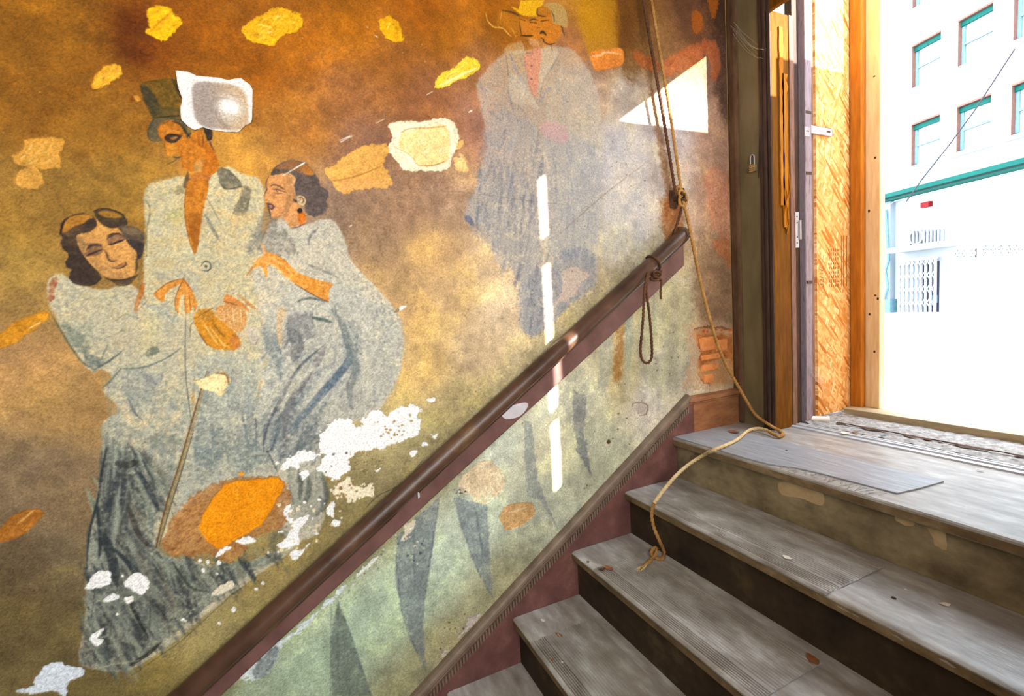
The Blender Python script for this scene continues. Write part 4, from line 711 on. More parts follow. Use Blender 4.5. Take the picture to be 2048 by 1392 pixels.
# ------------------------------------------------------------------ room shell
XR = 2.5; HEAD = 1.717; DX0, DX1 = .205, 1.15
def slab(name, mat, *boxes, label=None):
    b_ = MB()
    for q in boxes: b_.box(*q)
    o = b_.build(name, mat); STRUCT(o)
    if label: o['label'] = label
    return o
slab('wall_end', 'endwall', (-.09, DX0-.045, YE, YE+.10, -.2, 2.7), (DX0-.045, 1.75, YE+.012, YE+.10, HEAD+.09, 2.7), (1.75, XR, YE, YE+.1, -.2, 2.7), label='narrow olive painted end wall beside the doorway')
slab('wall_right', 'roomdark', (XR, XR+.1, -4.6, .6, -2.4, 2.7), label='plain plaster wall behind the viewer')
o = MB().prism([(1.78, -4.6, PITCH_T*-4.6+1.10), (1.78, .40, PITCH_T*.40+1.10), (1.78, .40, -.2), (1.78, -4.6, -2.4)], (.08, 0, 0)).build('shade_wall', 'roomdark'); STRUCT(o); tag(o, 'unseen wall added to shade the treads from the side fill light')  # put in to keep the side fill off the treads
slab('wall_back', 'roomdark', (-.1, XR+.1, -4.7, -4.6, -2.4, 2.7), label='plain plaster wall at the foot of the stairs')
slab('floor_lower', 'tread', (0, XR, -4.6, -2.05, -1.72, -1.62), label='dusty boarded floor at the foot of the stairs')
slab('ceiling', 'roomdark', (-.1, XR+.1, -4.7, .55, 2.7, 2.8), label='plain plaster ceiling of the stairwell')
# frames added around the two unseen fill lamps behind the viewer
for nm, fr, lb in (('side_fill_frame', [(2.44, 2.5, -3.78, -3.70, .05, 1.55), (2.44, 2.5, -.30, -.22, .05, 1.55), (2.44, 2.5, -3.78, -.22, .02, .10), (2.44, 2.5, -3.78, -.22, 1.50, 1.58)], 'added frame around the side fill lamp behind the viewer'),
                   ('top_fill_frame', [(.85, .93, -4.0, -.8, 2.66, 2.7), (2.42, 2.5, -4.0, -.8, 2.66, 2.7), (.85, 2.5, -4.05, -3.97, 2.66, 2.7), (.85, 2.5, -.85, -.77, 2.66, 2.7)], 'added frame around the overhead fill lamp')):
    slab(nm, 'darkwood', *fr, label=lb)
# ------------------------------------------------------------------ stairs
XS = .028; XT = 1.77
NST = 8
slab('floor', 'tread', (XS-.02, 1.77, .0302, .56, -.04, 0), label='dusty wooden landing in front of the doorway')
nb = MB(); prof = [(0, -.004), (0, -.03), (.006, -.036), (.03, -.036), (.03, 0), (.004, 0)]
nb.prism([(XS, y_-.0, z_) for y_, z_ in prof], (XT-XS, 0, 0)); n_ = nb.build('landing_nosing', 'tread', bpy.data.objects['floor'])
MB().box(XS, XT, -.0008, .008, -.031, -.010).build('nosing_face', 'lip', n_)
STAIR = empty('staircase', (1.2, -1.0, -RISE*NST)); tag(STAIR, 'dusty wooden staircase with worn nosings climbing to the doorway', 'staircase')
def ragline(x0, x1, n, amp, seed):
    g = np.random.default_rng(seed); xs = np.linspace(x0, x1, n); k = np.convolve(g.normal(0, 1, n+8), np.ones(5)/5, 'same')[4:-4]
    return xs, np.abs(k)*amp
for i in range(NST+1):
    z, y = -RISE*i, -RUN*i
    if i:
        # tread with a worn, wavy front edge
        xs, w_ = ragline(XS, XT, 60, .007, 50+i)
        w_[xs < .85] *= .25
        rings = []
        for x_, a in zip(xs, w_):
            rings.append([(x_, y+a, z-.006-a*.4), (x_, y+a*.4, z-.018), (x_, y+.002, z-.030), (x_, y+.010, z-.036), (x_, y+.30, z-.036), (x_, y+.30, z), (x_, y+.03, z), (x_, y+.008+a*1.6, z-.0005-a*.25)])
        td = MB().sweep(rings).build('tread', 'tread', STAIR, True)
        MB().sweep([[(x_, y+a-.0012, z-.009-a*.4), (x_, y+.0004, z-.031), (x_, y+.010, z-.031), (x_, y+.010, z-.009-a*.4)] for x_, a in zip(xs, w_)]).build('nosing_face', 'lip', td)
    # riser below this nosing
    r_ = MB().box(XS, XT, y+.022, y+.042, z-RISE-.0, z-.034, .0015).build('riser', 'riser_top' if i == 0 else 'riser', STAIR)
    if i == 0:
        for q in [cX(1556,968,1580,962,1600,972,1630,975,1648,990,1645,1010,1625,1005,1600,995,1565,990), cX(1845,1040,1870,1038,1888,1060,1895,1090,1890,1100,1872,1090,1862,1066), cX(1790,1032,1830,1036,1825,1052,1800,1046)]:
            pts = catmull([P(a, b_, 'y', .0215) for a, b_ in q], 3, True)
            pts = [p+np.array([random.uniform(-.002, .002), 0, random.uniform(-.002, .002)]) for p in pts]
            MB().prism(pts, (0, -.0012, 0)).build('bare_patch', 'chip', r_)
# ribbed mats glued over the treads
def mat(i, x0, x1, y1, label, name='stair_mat'):
    z, y = -RISE*i, -RUN*i; th = .004
    prof = [(y-.0036, z-.0055), (y-.0036, z-.001)]
    yy = y+.002
    prof += [(yy, z+th)]
    for k in range(6):                        # grip ribs at the nosing
        a = yy+.006+k*.0075; prof += [(a, z+th+.001), (a+.001, z+th-.0032), (a+.0036, z+th-.0032), (a+.0046, z+th+.001)]
    a = yy+.060
    while a < y1-.02:
        prof += [(a, z+th-.0004), (a+.001, z+th-.0022), (a+.004, z+th-.0022), (a+.005, z+th-.0004)]; a += .0098
    prof += [(y1, z+th-.0004), (y1, z+.0005), (y+.002, z+.0005), (y-.0012, z-.003), (y-.0012, z-.0055)]
    g = np.random.default_rng(90+i); n = 24
    rings = []
    for k in range(n+1):
        x_ = x0+(x1-x0)*k/n
        rings.append([(x_+(g.uniform(-.004, .004)+.012*(b_-y)*math.sin(i*2.) if k in (0, n) else 0), a_, b__) for (a_, b__) in prof for b_ in (a_,)])
    o = MB().sweep(rings).build(name, 'mat'); tag(o, label, 'mat', 'ribbed mats on the treads'); return o
mat(1, .195, .826, -.018, 'grey ribbed rubber mat on the step just below the landing, under the rope')
mat(2, .178, .826, -.284, 'grey ribbed rubber mat on the second step below the landing, by the rope end')
mat(3, .176, .830, -.55, 'grey ribbed rubber mat on the third step below the landing')
mat(4, .176, .830, -.815, 'grey ribbed rubber mat on the lowest visible step')
# linoleum on the landing with a broken front edge
lp = [(XS+.004, .004), (.30, .003), (.42, .006), (.47, .012), (.505, .030), (.53, .045), (.60, .060), (.70, .068), (.815, .075), (.828, .16), (.838, .272), (.6, .278), (.3, .276), (XS+.004, .274)]
lo = MB().prism([(a, b_, .0005) for a, b_ in lp], (0, 0, .0042)).build('lino_sheet', 'lino'); tag(lo, 'grey linoleum sheet with a broken front edge on the landing', 'flooring')
lb = MB()
for x_ in np.linspace(.44, .80, 40): lb.tube([(x_, .045+.06*(x_-.44)-random.uniform(.0, .03), .004), (x_+random.uniform(-.02, .02), .02+random.uniform(-.02, .01), .002)], .0009, 4)
o = lb.build('torn_fibres', 'dirt', lo); tag(o, kind='stuff')
# ------------------------------------------------------------------ skirting along the stairs
BB = empty('baseboard_left', (.015, -1.0, -.9)); STRUCT(BB); tag(BB, 'oxblood skirting board with moulded cap climbing beside the stairs')
yA, yB = -2.75, .098
ln = lambda y_, c_: (y_, PITCH_T*y_+c_)
def strip(c0, c1, x1, y0=yA, y1=yB, x0=0.): 
    return MB().prism([(x0, *ln(y0, c0)), (x0, *ln(y1, c0)), (x0, *ln(y1, c1)), (x0, *ln(y0, c1))], (x1-x0, 0, 0))
strip(-.34, .06, XS-.002, y1=.122).build('board', 'skirt', BB)
cap = MB(); 
cp_ = [(0, .100), (.016, .100), (.026, .095), (.031, .087), (.032, .076), (.029, .070), (.029, .064), (.026, .060), (0, .060)]
cap.sweep([[(x_, *ln(y_, c_)) for x_, c_ in cp_] for y_ in (yA, .105)]); cap.build('cap_moulding', 'cap', BB)
bd = MB(); L = (yB-yA)/.0112
for k in range(int(L)):
    y_ = yA+k*.0112
    bd.prism([(.024, *ln(y_, .036)), (.024, *ln(y_+.0056, .036)), (.024, *ln(y_+.0056, .0595)), (.024, *ln(y_, .0595))], (.0105, 0, 0))
o = bd.build('bead_strip', 'cap', BB); tag(o, kind='stuff')
MB().box(0, XS-.003, .126, YE, 0, .128, .002).build('board', 'skirtwood', BB)
hc = MB(); hp = [(0, .160), (.014, .160), (.026, .154), (.033, .146), (.034, .138), (.028, .134), (.028, .128), (.020, .122), (0, .122)]
hc.sweep([[(x_, y_, z_) for x_, z_ in hp] for y_ in (.098, YE)]); hc.build('cap_moulding', 'skirtwood', BB)
# ------------------------------------------------------------------ handrail
HR = empty('handrail', (.03, -.8, .1)); tag(HR, 'dark varnished wooden handrail on a board fixed to the mural wall', 'handrail')
cs = math.cos(math.radians(34.19)); nvec = np.array([0, -math.sin(math.radians(34.19)), cs]); tvec = np.array([0, cs, math.sin(math.radians(34.19))])
def rail_ring(prof, base, side, up): return [base+side*a+up*b_ for a, b_ in prof]
cr_ = .800                                          # rail axis: z = T y + cr_
rp = []
for k in range(20):
    t = 2*math.pi*k/20; a, b_ = math.cos(t), math.sin(t)
    rp.append((.031*a*(1+.06*(b_ < 0)), .031*b_ if b_ > 0 else .027*b_))
path = [np.array([.050, y_, PITCH_T*y_+cr_]) for y_ in np.linspace(-2.75, .052, 40)]
end = path[-1]; rings = [rail_ring(rp, p, np.array([1., 0, 0]), nvec) for p in path]
for t in np.linspace(.15, 1, 8):                     # returns to the wall in a rounded elbow
    a = t*math.pi/2; R = .045
    c = end+tvec*(R*math.sin(a))+np.array([-R*(1-math.cos(a)), 0, 0])
    rings.append(rail_ring(rp, c, np.array([math.cos(a), 0, 0])+tvec*math.sin(a), nvec))
rings.append([p+np.array([-.03, 0, 0]) for p in rings[-1]])
RL = MB().sweep(rings).build('rail', 'rail', HR, True)
pb = [(0, .660+.0), (.020, .660), (.022, .665), (.022, .782), (.0, .785)]
bo = MB(); bo.sweep([[(x_, *ln(y_, c_+(np.interp(-y_, [.3, 1.0, 1.6, 2.8], [0, .024, .034, .036]) if c_ < .7 else 0))) for x_, c_ in pb] for y_ in (-2.75, -1.6, -1.0, -.3, .098)]); BO = bo.build('backing_board', 'railboard', HR)
# shoulder moulding between rail and board, interrupted by a notch
for a, b_ in ((-2.75, -1.175), (-1.10, .06)):
    st = [(.0, .780), (.030, .776), (.040, .768), (.036, .750), (.024, .744), (0, .744)]
    MB().sweep([[(x_, *ln(y_, c_)) for x_, c_ in st] for y_ in (a, b_)]).build('shoulder_moulding', 'rail', HR)
nk = MB(); nk.prism([(.022, *ln(-1.098, .735)), (.022, *ln(-1.098, .772)), (.022, *ln(-1.104, .772)), (.022, *ln(-1.104, .735))], (.014, 0, 0)); nk.build('notch_end', 'bare', HR)
pts = catmull([P(a, b_, 'x', .0228) for a, b_ in cX(1003,826,1022,812,1050,805,1056,812,1040,832,1012,838)], 3, True)
MB().prism(pts, (.0008, 0, 0)).build('bare_patch', 'bare', BO)
# ------------------------------------------------------------------ doorway joinery
def board(name, x0, x1, y0, y1, z0, z1, mat, parent=None, bev=.003, lean=0.):
    b_ = MB().box(x0, x1, y0, y1, z0, z1, bev)
    if lean: b_.v = [(p[0]+lean*(p[2]-.2), p[1], p[2]) for p in b_.v]
    return b_.build(name, mat, parent)
T1 = board('trim_1', -.005, .046, YE-.016, YE+.02, 0, 2.7, 'cornerwood', bev=.012); STRUCT(T1); tag(T1, 'dark rounded corner board between mural and end wall')
T2 = empty('trim_2', (.18, YE, 0)); STRUCT(T2); tag(T2, 'dark grooved pilaster boards beside the doorway')
for a, b_, y_ in ((.152, .170, -.012), (.172, .186, -.018), (.188, DX0-.001, -.012)): board('slat', a, b_, YE+y_, YE+.002, 0, 2.7, 'darkwood', T2)
T3 = empty('trim_3', (DX0, YE+.06, 0)); STRUCT(T3); tag(T3, 'ochre brown door jamb with a split splintered edge')
board('jamb_board', DX0-.03, DX0, YE-.006, YE+.100, 0, HEAD, 'casing', T3, .002)
def jagged(name, x, ys, zs, amp, mat, thick, seed, parent):
    g = np.random.default_rng(seed); z_ = np.linspace(zs[0], zs[1], 26)
    L_ = [(x, ys[0]+(g.uniform(-1, 1)*amp*.3), k) for k in z_]
    R_ = [(x, ys[1]+g.uniform(-1, 1)*amp*.35*(1+2*(j > 22)), k) for j, k in enumerate(z_)]
    return MB().prism(L_+R_[::-1], (thick, 0, 0)).build(name, mat, parent)
jagged('splinter', DX0, (YE+.036, YE+.060), (.95, 1.66), .006, 'split', .006, 3, T3)
jagged('splinter', DX0+.001, (YE+.052, YE+.082), (.86, 1.48), .007, 'split', .005, 5, T3)
for k in range(7): 
    z_ = random.uniform(.78, 1.02); y_ = YE+random.uniform(.05, .09)
    MB().tube([(DX0+.002, y_, z_), (DX0+.010, y_+.004, z_+.05), (DX0+.004, y_-.002, z_+.13)], [.0035, .0022, .0004], 5).build('splinter', 'split', T3)
T4 = empty('trim_4', (DX0, .55, 0)); STRUCT(T4); tag(T4, 'rose brown door stop strip with flaking paint')
board('stop_strip', DX0-.028, DX0+.004, YE+.100, YE+.128, 0, HEAD, 'rosewood', T4, .002)
board('dark_gap', DX0-.035, DX0-.004, YE+.128, YE+.168, 0, HEAD+.1, 'darkwood', T4, .001)
T5 = empty('trim_5', (DX0, .62, 0)); STRUCT(T5); tag(T5, 'chalky mauve edge of the old door frame')
board('frame_post', DX0-.03, DX0+.016, YE+.172, YE+.216, 0, HEAD+.1, 'lavender', T5, .004, .004)
board('frame_back', DX0-.03, DX0-.002, YE+.216, YE+.262, 0, HEAD+.1, 'rosewood', T5, .002)
for z_ in (.62, 1.08, 1.33):
    MB().box(DX0+.012, DX0+.0215, YE+.176, YE+.212, z_, z_+.012, .001).build('paint_crack', 'darkwood', T5)
# header over the doorway
o = MB().box(DX0-.03, 1.78, YE-.010, YE+.012, HEAD, HEAD+.12, .002).build('trim_6', 'casing'); STRUCT(o); tag(o, 'ochre brown header beam over the doorway')
# closed right-hand leaf and its jamb: daylight slips through the hinge gap
XG = 1.686
o = MB().box(DX1, XG-.034, YE+.080, YE+.092, 0, HEAD+.12, .002).build('door_1', 'casing'); STRUCT(o); tag(o, 'closed brown right door leaf out of frame')
DD = MB()
for x_ in (DX1+.08, DX1+.29):
    for z0, z1 in ((.15, .75), (.9, 1.55)): DD.box(x_, x_+.15, YE+.074, YE+.082, z0, z1, .003)
DD.build('panel', 'casing', o)
for z_, h_ in ((1.454, .10), (.86, .05)): MB().box(XG-.05, XG+.05, YE+.084, YE+.089, z_, z_+h_).build('gap_hinge', 'steel', o)
MB().box(XG-.05, XG+.05, YE+.084, YE+.089, 0, .60).build('gap_light_stop', 'steel', o)  # added plate closing the lower gap to end the sun strip
o = MB().box(XG+.028, 1.76, YE+.078, YE+.092, 0, HEAD+.12, .002).build('trim_7', 'casing'); STRUCT(o); tag(o, 'right jamb of the doorway out of frame')
# threshold
TH = empty('threshold', (.7, .56, 0)); tag(TH, 'worn ridged metal threshold strip across the doorway', 'threshold')
tp = [(.505, 0), (.508, .006), (.520, .009), (.524, .004), (.532, .004), (.536, .011), (.546, .012), (.550, .004), (.558, .004), (.562, .010), (.572, .010), (.580, .003), (.60, .002), (.60, -.01), (.505, -.01)]
MB().sweep([[(x_, a, b_) for a, b_ in tp] for x_ in (DX0, .5, .8, 1.145)]).build('ridge_strip', 'threshold', TH)
g_ = np.random.default_rng(4); gr = MB(); nx_, ny_ = 60, 22
vv = [(DX0-.02+i_*(.95/nx_), .585+j_*(.36/ny_), .004+.006*g_.random()+.012*math.exp(-((i_/nx_)/.06)**2)) for j_ in range(ny_+1) for i_ in range(nx_+1)]
gr.add(vv, [(j_*(nx_+1)+i_, j_*(nx_+1)+i_+1, (j_+1)*(nx_+1)+i_+1, (j_+1)*(nx_+1)+i_) for j_ in range(ny_) for i_ in range(nx_)])
gr.build('grit_bed', 'dirt', TH, True)
cg = MB(); xs = np.linspace(.30, 1.13, 50)
cg.sweep([[(x_, .668+.008*math.sin(x_*40)+g_.uniform(-.004, .004), .012), (x_, .684+g_.uniform(-.004, .004), .013), (x_, .676, .016)] for x_ in xs]); cg.build('dark_crack', 'iron', TH)
# plank sill and studs of the hoarding outside
o = MB().box(.215, 1.18, .865, .975, -.005, .036, .003).build('sill_plank', 'pine_flat'); tag(o, 'flat weathered plank lying across the outer doorway', 'plank')
def stud(x0, x1, y0, y1, label, nicks, mat='pine'):
    t_ = empty('stud', ((x0+x1)/2, (y0+y1)/2, .036)); tag(t_, label, 'post')
    board('post', x0, x1, y0, y1, .036, 2.35, mat, t_, .003)
    for k in range(nicks):
        z_ = random.uniform(.15, 1.5); x_ = random.uniform(x0+.01, x1-.01)
        MB().box(x_, x_+.008, y0-.0006, y0+.002, z_, z_+random.uniform(.006, .018)).build('nick', 'iron', t_)
stud(.212, .258, .925, .965, 'pine stud coloured dark orange for shade, right behind the strand board', 0, 'pine_shaded')
stud(.2585, .318, .955, .995, 'pale pine stud at the edge of the bright opening', 7)
OS = empty('strand_board', (.203, .83, .02)); tag(OS, 'oriented strand board panel with stamped print beside the doorway', 'board')
board('sheet', .196, .208, .690, .948, .022, 2.3, 'osb', OS, .001)
# the stamp stands on end on the face that looks into the doorway
def osb_text(body, size, y_, z_):
    cu_ = bpy.data.curves.new('print', 'FONT'); cu_.body = body; cu_.size = size
    t_ = bpy.data.objects.new('tmp', cu_); COL.objects.link(t_)
    dg = bpy.context.evaluated_depsgraph_get(); me = bpy.data.meshes.new_from_object(t_.evaluated_get(dg)); bpy.data.objects.remove(t_)
    me.materials.clear()
    for v_ in me.vertices: a, b_ = v_.co.x, v_.co.y; v_.co = Vector((.2086, y_-b_, z_+a))      # reads upwards
    me.flip_normals(); return link('print', me, 'ink', OS)
osb_text('32/16', .040, .735, .60)
for k, y_ in enumerate((.775, .790, .805, .822, .838)):
    m_ = MB()
    for j in range(9): 
        z_ = .60+j*.02; m_.box(.2078, .2087, y_, y_+.005, z_, z_+random.uniform(.008, .016))
    m_.build('print', 'ink', OS)
for y_ in (.865, .880, .905): MB().box(.2078, .2087, y_, y_+.004, .60, .83).build('print', 'ink', OS)
# small hardware
HG = empty('door_hinge', (.212, .53, .76)); tag(HG, 'white butt hinge on the rose brown door stop', 'hinge')
hp_ = P(1594, 460, 'x', DX0+.004)
MB().box(DX0+.003, DX0+.007, hp_[1]-.014, hp_[1]+.010, hp_[2]-.075, hp_[2]+.075, .001).build('leaf_plate', 'steel', HG)
MB().tube([(DX0+.009, hp_[1]+.012, hp_[2]-.04), (DX0+.009, hp_[1]+.012, hp_[2]+.04)], .006, 10).build('knuckle', 'steel', HG)
for k in (-.055, -.03, .03, .055): MB().tube([(DX0+.006, hp_[1]-.004, hp_[2]+k), (DX0+.0085, hp_[1]-.004, hp_[2]+k)], .003, 8).build('screw', 'iron', HG)
HS = empty('hasp', (.225, .64, 1.15)); tag(HS, 'white metal hasp strap bridging mauve frame and strand board', 'hasp')
a, b_ = P(1608, 262, 'x', DX0+.018), P(1664, 265, 'x', DX0+.012)
MB().box(DX0+.016, DX0+.022, a[1], a[1]+.028, a[2]-.022, a[2]+.018, .002).build('plate', 'steel', HS)
MB().box(DX0+.010, DX0+.014, a[1]+.036, b_[1], b_[2]-.018, b_[2]+.016, .004).build('strap', 'steel', HS)
MB().tube([(DX0+.016, a[1]+.032, a[2]-.022), (DX0+.016, a[1]+.032, a[2]+.018)], .0065, 10).build('knuckle', 'steel', HS)
MB().box(DX0+.0138, DX0+.0146, b_[1]-.040, b_[1]-.016, b_[2]-.004, b_[2]+.004, .001).build('slot', 'iron', HS)
for k in (.012, .022): MB().tube([(DX0+.021, a[1]+k, a[2]), (DX0+.0235, a[1]+k, a[2])], .0028, 8).build('screw', 'iron', HS)
PL = P(1506, 330, 'y', YE-.008); PK = empty('padlock', tuple(PL)); tag(PK, 'open brass padlock hanging on the olive end wall', 'padlock')
MB().box(PL[0]-.014, PL[0]+.016, YE-.020, YE-.003, PL[2]-.030, PL[2]+.0, .004).build('body', 'brass', PK)
sh = [(PL[0]-.010, YE-.011, PL[2]+.006)]+[(PL[0]-.001+.0095*math.cos(t), YE-.011, PL[2]+.032+.0095*math.sin(t)) for t in np.linspace(math.pi, 0, 9)]+[(PL[0]+.0085, YE-.011, PL[2]-.004)]
MB().tube(resample(sh, .003), .0028, 8).build('shackle', 'steel', PK)
for k in (-.008, -.016, -.023): MB().box(PL[0]-.0145, PL[0]+.0165, YE-.0206, YE-.0196, PL[2]+k, PL[2]+k+.0016).build('groove', 'iron', PK)
nl = MB().tube([(PL[0]-.001, YE+.01, PL[2]+.040), (PL[0]-.001, YE-.014, PL[2]+.039)], .002, 6).build('nail', 'iron', PK)
a = P(1517, 0, 'y', YE-.004); b_ = P(1517, 355, 'y', YE-.004)
o = MB().tube(resample([(b_[0], YE-.003, b_[2]), (a[0]+.003, YE-.004, (a[2]+b_[2])/2), (a[0]-.002, YE-.003, 2.2)], .05), .0016, 6).build('dangling_wire', 'cable'); tag(o, 'thin dark wire running down the olive end wall by the padlock', 'wire')
o = MB(); a = P(1664, 846, 'z', .012); b2 = P(1690, 838, 'z', .016)
o.tube([(.212, a[1]-.02, .018), (.262, a[1]+.02, .018)], .014, 14); o.tube([(.258, a[1]+.017, .018), (.266, a[1]+.023, .018)], .0155, 14)
o = o.build('pipe_stub', 'white', None, True); tag(o, 'short pale pipe stub lying under the strand board', 'pipe')
# ------------------------------------------------------------------ paper scrap stuck on the wall over the top hat
n_ = 30; pv = cX(350,139,372,140,392,148,430,152,458,158,468,154,482,154,500,168,505,178,504,238,502,244,490,250,478,262,455,262,425,258,405,252,388,258,376,252,362,238,360,215,364,196,356,175)
W2 = np.array([P(x_, y_, 'x', .012)[1:] for x_, y_ in pv]); lo_, hi_ = W2.min(0), W2.max(0)
NP = 46; gy, gz = np.meshgrid(np.linspace(lo_[0]-.004, hi_[0]+.004, NP), np.linspace(lo_[1]-.004, hi_[1]+.004, NP))
sd = sdist(W2*1000, gy.astype(np.float32)*1000, gz.astype(np.float32)*1000)
cy, cz = (gy-lo_[0])/(hi_[0]-lo_[0]), (gz-lo_[1])/(hi_[1]-lo_[1])
bulge = .004+.020*np.exp(-(((cy-.62)/.20)**2+((cz-.42)/.22)**2))-.006*np.exp(-(((cy-.38)/.14)**2+((cz-.45)/.3)**2))+.014*np.clip(cy-.86, 0, 1)*6*.3+.016*np.clip(.13-cy, 0, 1)*5*.5
g = np.random.default_rng(8); cre = np.zeros_like(bulge)
for k in range(16):
    t = g.uniform(0, math.pi); off = g.uniform(.2, .8); dd = (cy-.5)*math.cos(t)+(cz-.5)*math.sin(t)+.5-off
    cre += g.uniform(.4, 1)*.0042*np.maximum(0, 1-np.abs(dd)/.06)*(1 if k % 2 else -1)
X_ = np.maximum(bulge+cre, .0025)
idx = -np.ones((NP, NP), int); vv = []; ff = []
for j in range(NP-1):
    for i in range(NP-1):
        if sd[j:j+2, i:i+2].mean() < 0:
            q = []
            for jj, ii in ((j, i), (j, i+1), (j+1, i+1), (j+1, i)):
                if idx[jj, ii] < 0: idx[jj, ii] = len(vv); vv.append((X_[jj, ii], gy[jj, ii], gz[jj, ii]))
                q.append(idx[jj, ii])
            ff.append(tuple(q))
# pull the rim points onto the torn outline
cnt = {}
for q in ff:
    for i in range(4):
        e = tuple(sorted((q[i], q[(i+1) % 4]))); cnt[e] = cnt.get(e, 0)+1
rimv = {v_ for e, c_ in cnt.items() if c_ == 1 for v_ in e}
Wc = np.vstack([W2, W2[:1]])
for i in rimv:
    p = np.array(vv[i][1:]); best = None
    for a, b_ in zip(Wc[:-1], Wc[1:]):
        t = np.clip(((p-a)@(b_-a))/((b_-a)@(b_-a)), 0, 1); c_ = a+(b_-a)*t; d_ = np.linalg.norm(p-c_)
        if best is None or d_ < best[0]: best = (d_, c_)
    if best[0] < .006: vv[i] = (vv[i][0], *best[1])
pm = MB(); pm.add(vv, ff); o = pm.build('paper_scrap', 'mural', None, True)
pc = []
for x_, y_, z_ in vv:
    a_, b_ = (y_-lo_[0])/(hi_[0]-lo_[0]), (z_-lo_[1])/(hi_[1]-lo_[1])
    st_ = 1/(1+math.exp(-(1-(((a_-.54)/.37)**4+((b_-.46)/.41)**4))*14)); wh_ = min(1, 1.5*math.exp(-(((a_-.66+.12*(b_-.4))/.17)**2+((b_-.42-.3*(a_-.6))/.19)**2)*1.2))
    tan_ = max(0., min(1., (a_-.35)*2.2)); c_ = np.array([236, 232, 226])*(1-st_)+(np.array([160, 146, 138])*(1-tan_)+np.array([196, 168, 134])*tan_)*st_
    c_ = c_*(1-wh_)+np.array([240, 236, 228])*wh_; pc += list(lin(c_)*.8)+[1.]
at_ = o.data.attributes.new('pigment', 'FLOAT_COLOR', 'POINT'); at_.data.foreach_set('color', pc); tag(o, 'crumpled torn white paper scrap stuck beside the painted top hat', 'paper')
sm_ = o.modifiers.new('thickness', 'SOLIDIFY'); sm_.thickness = .0006
# ------------------------------------------------------------------ ropes
def rope(pts, r, name, mat, parent, step=.0035):
    pth = resample(catmull(pts, 8), step)
    return MB().tube(pth, r, 9, 3, 2*math.pi/.045, .24).build(name, mat, parent, True)
CL = P(1357, 392, 'x', .03); 
CK = empty('wall_cleat', tuple(CL)); tag(CK, 'rusty iron cleat under the rope knot on the wall', 'cleat')
MB().box(-.004, .006, CL[1]-.022, CL[1]+.016, CL[2]-.045, CL[2]+.030, .003).build('back_plate', 'iron', CK)
MB().tube([(0, CL[1], CL[2]-.01), (.028, CL[1], CL[2]-.01)], .009, 10).build('stem', 'iron', CK)
MB().tube([(.026, CL[1]-.012, CL[2]-.05), (.034, CL[1]-.004, CL[2]-.01), (.026, CL[1]+.004, CL[2]+.045)], [.004, .008, .004], 8).build('horn', 'iron', CK, True)
RP = empty('hanging_rope', tuple(CL)); tag(RP, 'long hemp rope knotted on the cleat and trailing over the landing and steps', 'rope')
up = lambda x0, x1, x2: [P(x0-26, -200, 'x', .05), P(x0, 0, 'x', .05), P(x1, 200, 'x', .046), P(x2, 392, 'x', .04)]
rope(up(1287, 1321, 1352), .0058, 'strand', 'rope_dark', RP); rope(up(1303, 1336, 1364), .0056, 'strand', 'rope', RP)
kn = []
for k in range(64):
    t = k/63*2*math.pi*3; kn.append((.046+.012*math.sin(t*.5+1), CL[1]+.018*math.cos(t), CL[2]-.005+.030*math.sin(t*.77)-.014*math.cos(t*.4)))
MB().tube(resample(kn, .0035), .0056, 9, 3, 140, .16).build('knot', 'rope', RP, True)
kn = [(.046+.016*math.sin(k*.5), CL[1]+.007+.012*math.cos(k*.55), CL[2]-.028+k*.0018) for k in range(28)]
MB().tube(resample(kn, .0035), .005, 9, 3, 140, .16).build('knot', 'rope_dark', RP, True)
rope([P(1364, 408, 'x', .05), P(1360, 430, 'x', .05), P(1352, 455, 'x', .05), P(1347, 478, 'x', .03)], .0052, 'tail', 'rope_dark', RP)
rope([P(1366, 400, 'x', .05), P(1376, 440, 'x', .075), P(1386, 490, 'x', .095), P(1400, 560, 'x', .085), P(1420, 640, 'x', .08), P(1445, 715, 'x', .085), P(1484, 786, 'x', .105), P(1510, 828, 'y', .385), P(1541, 851, 'y', .388), P(1560, 862, 'z', .007), P(1566, 869, 'z', .007), P(1556, 873, 'z', .0095), P(1535, 861, 'z', .018)], .0062, 'long_tail', 'rope', RP)
rope([P(1535, 861, 'z', .018), P(1515, 857, 'z', .014), P(1496, 862, 'z', .010), P(1475, 879, 'z', .011), P(1453, 890, 'z', .011), P(1428, 900, 'z', .013), P(1405, 911, 'y', -.012), P(1374, 932, 'y', -.070), P(1348, 956, 'y', -.16), P(1326, 982, 'y', -.235), P(1308, 1006, 'y', -.280)], .0064, 'landing_tail', 'rope_pale', RP)
rope([P(1308, 1006, 'y', -.280), P(1303, 1028, 'y', -.286), P(1308, 1055, 'y', -.286), P(1318, 1080, 'y', -.284), P(1328, 1104, 'z', -.349), P(1326, 1116, 'z', -.349), P(1312, 1117, 'z', -.349), P(1303, 1108, 'z', -.342), P(1306, 1098, 'z', -.336), P(1313, 1096, 'z', -.338), P(1312, 1108, 'z', -.340), P(1300, 1122, 'z', -.347), P(1282, 1138, 'z', -.349)], .006, 'frayed_end', 'rope', RP)
fr = MB(); e_ = P(1282, 1138, 'z', -.347)
for k in range(14): fr.tube([P(1296, 1127, 'z', -.345), e_+np.array([random.uniform(-.012, .012), random.uniform(-.02, .005), random.uniform(-.003, .004)])], .0009, 4)
for q in [(1326,982),(1348,956),(1336,968),(1316,994)]:
    c_ = P(q[0], q[1], 'y', -.2)
    for k in range(4): fr.tube([c_, c_+np.array([random.uniform(-.02, .02), random.uniform(-.01, .01), random.uniform(-.02, .02)])], .0006, 4)
tag(fr.build('fray', 'rope_pale', RP), kind='stuff')
